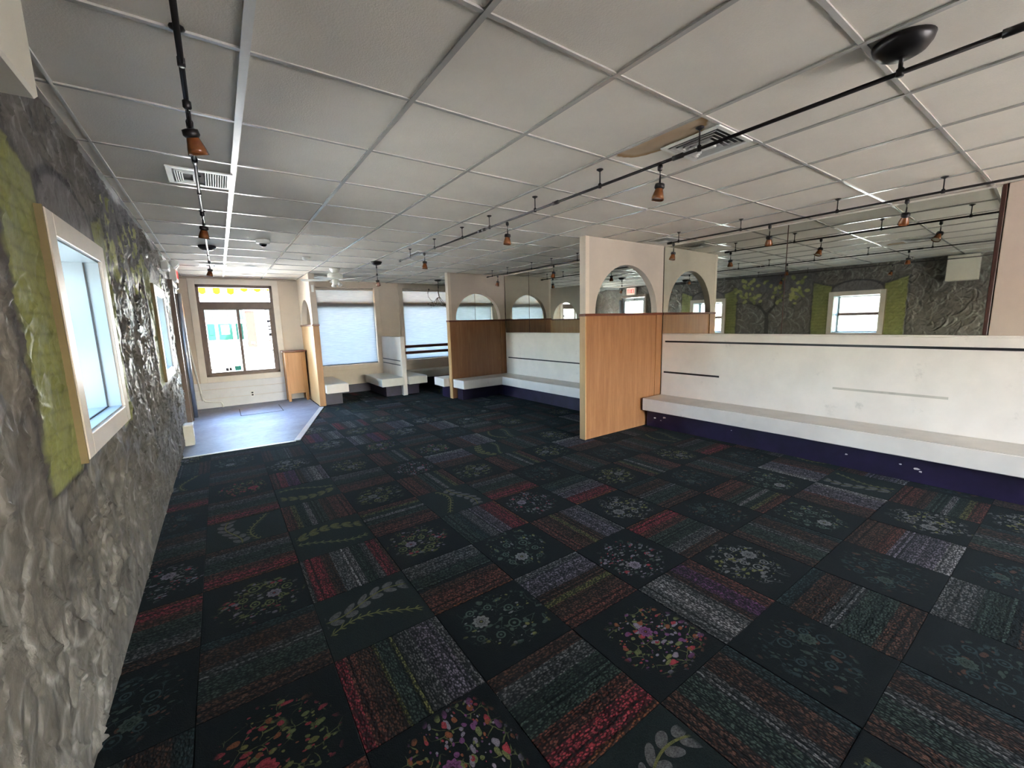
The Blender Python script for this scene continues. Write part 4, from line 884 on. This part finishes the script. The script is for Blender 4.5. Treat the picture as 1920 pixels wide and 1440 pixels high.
# ------------------------------------------------------------------ wall fittings on the mural side
t = thing('wall_unit', 'boxy off-white unit fixed high on the mural wall near the viewer', 'wall unit', (XL + .03, 1.20, 1.955))
bx('housing', (-.025, .205, -.19, .19, 0, .425), 'box_white', t, bev=.006); bx('seam_band', (.204, .207, -.185, .185, .365, .370), 'grey_metal', t)
t = thing('exit_sign', 'lit red EXIT sign box above the glazed door', 'exit sign', (XL + .025, 7.985, 2.17)); bx('housing', (-.02, .065, -.15, .15, 0, .205), 'white_plastic', t, bev=.005)
bx('face', (.065, .069, -.14, .14, .010, .195), 'exit_face', t)
def stroke(bm, pts): # flat letter strokes on the y-z plane
    for a, b_, c_, d_ in pts: box(bm, .069, .072, a, b_, c_, d_)
bm = nb(); z0, z1 = .045, .160; s = .014
stroke(bm, [(-.115, -.115 + s, z0, z1), (-.115, -.065, z0, z0 + s), (-.115, -.065, z1 - s, z1), (-.115, -.072, .096, .096 + s)]); mk('letter', bm, 'exit_red', t)
bm = nb()
for sg in (1, -1): prism(bm, [(-.052 if sg > 0 else -.005, z0), (-.052 + s if sg > 0 else -.005 - s, z0), (-.005 if sg > 0 else -.052, z1), (-.005 - s if sg > 0 else -.052 + s, z1)], 'X', .069, .072)
mk('letter', bm, 'exit_red', t); bm = nb(); stroke(bm, [(.020, .020 + s, z0, z1)]); mk('letter', bm, 'exit_red', t); bm = nb(); stroke(bm, [(.052, .115, z1 - s, z1), (.077, .077 + s, z0, z1)]); mk('letter', bm, 'exit_red', t)
t = thing('emergency_light', 'twin-head emergency light high on the mural wall', 'emergency light', (XL + .02, 6.95, 2.22)); bx('body', (-.02, .055, -.13, .13, 0, .10), 'grey_metal', t, bev=.006)
for y in (-.07, .08):
    bm = nb(); lathe(bm, [(.02, -.03), (.045, .0), (.05, .035), (.044, .036)], 18); o = mk('lamp_head', bm, 'white_plastic', t, True); o.location = (.10, y, .09); o.rotation_euler = (0, R(120), R(-30)); bm = nb(); lathe(bm, [(.004, .031), (.043, .034)], 18, cap=True); mk('lens', bm, 'dome', o, True)
t = thing('outlet_box', 'small boxy metal outlet housing at the foot of the mural wall', 'outlet', (XL + .02, 6.62, 0)); bx('body', (-.015, .085, -.085, .085, 0.004, .27), 'box_white', t, bev=.005); bx('cover', (.0, .09, -.088, .088, .255, .275), 'white_plastic', t, bev=.003)
bx('socket_plate', (.085, .089, -.04, .04, .10, .20), 'white_plastic', t)
# street wall fittings
t = thing('conduit', 'thin white conduit bending down the street wall to the floor', 'conduit', (-.42, YB - .05, 0)); bm = nb(); tube(bm, [(-.045, 0, 1.24), (.05, .005, .20), (.085, .008, .145), (.20, .008, .115), (.32, .008, .105), (.345, .006, .06), (.35, 0, .004)], .014, 8); mk('pipe', bm, 'white_plastic', t, True)
bm = nb(); tube(bm, [(-.052, 0, 1.27), (-.043, 0, 1.20)], .017, 8); mk('fitting', bm, 'grey_metal', t); bm = nb(); tube(bm, [(.04, .005, .30), (.055, .005, .16)], .016, 8); mk('fitting', bm, 'grey_metal', t)
t = thing('wall_outlet', 'white double wall outlet below the clear window', 'outlet', (.42, YB - .011, .20)); bx('plate', (-.036, .036, -.008, .0, -.058, .058), 'white_plastic', t, bev=.003)
for z in (-.022, .022): bx('socket', (-.016, .016, -.010, -.007, z - .014, z + .014), 'dark_inside', t, bev=.002)

# ------------------------------------------------------------------ outside the street window
t = thing('awning', 'scalloped awning with yellow and striped panels outside the street windows', 'awning', (0, 10.7, 2.18))
PW = .122
k = 0; x = -1.1
while x < 6.2:
    right = x > .27; d_ = .09 if right else .15; z1 = .15
    pts = [(x, z1)] + [(x + PW * q / 8, (z1 - d_) + .035 * (1 - math.sin(PI * q / 8))) for q in range(9)] + [(x + PW, z1)]
    bm = nb(); prism(bm, pts, 'Y', 0, .006); o = mk('valance_panel', bm, 'yellow_cloth' if k % 2 else 'white_cloth', t)
    if k % 2 == 0:
        for q in range(4): xx = x + PW * (.16 + .21 * q); bx('stripe', (xx, xx + .009, -.003, .0, z1 - d_ + .028, z1), 'dark_cloth', o)
    x += PW; k += 1
bx('valance_bar', (.29, 6.2, .02, .06, .095, .15), 'bronze', t)
bm = nb(); prism(bm, [(0.02, .15), (0.02, .158), (-1.0, .62), (-1.0, .61)], 'X', -1.2, 6.2); mk('canopy', bm, 'pale_cloth', t)
t = thing('storefront', 'pale building across the street with teal fascia and green windows', 'building', (0, 39, -.12))
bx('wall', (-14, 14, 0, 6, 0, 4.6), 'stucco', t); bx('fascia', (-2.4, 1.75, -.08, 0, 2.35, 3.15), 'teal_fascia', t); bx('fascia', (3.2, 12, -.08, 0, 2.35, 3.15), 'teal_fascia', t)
for x in (-1.0, -.2, .75): bx('fascia_joint', (x, x + .05, -.10, -.08, 2.35, 3.15), 'pale_pane', t)
for (a, b_, inner) in ((-.66, -.16, None), (.02, .92, (.20, .73, 1.22, 1.95)), (1.15, 1.62, None)):
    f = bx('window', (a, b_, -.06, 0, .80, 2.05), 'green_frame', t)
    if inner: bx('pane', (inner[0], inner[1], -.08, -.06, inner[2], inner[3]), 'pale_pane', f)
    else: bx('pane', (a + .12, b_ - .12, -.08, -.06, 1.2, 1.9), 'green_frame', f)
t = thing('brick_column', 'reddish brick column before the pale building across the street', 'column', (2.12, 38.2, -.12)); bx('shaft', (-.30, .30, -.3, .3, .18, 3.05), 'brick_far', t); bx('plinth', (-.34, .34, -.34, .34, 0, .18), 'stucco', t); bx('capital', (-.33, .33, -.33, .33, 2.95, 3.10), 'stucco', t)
bx('plaque', (-.12, .12, -.32, -.30, .45, .60), 'pale_pane', t)
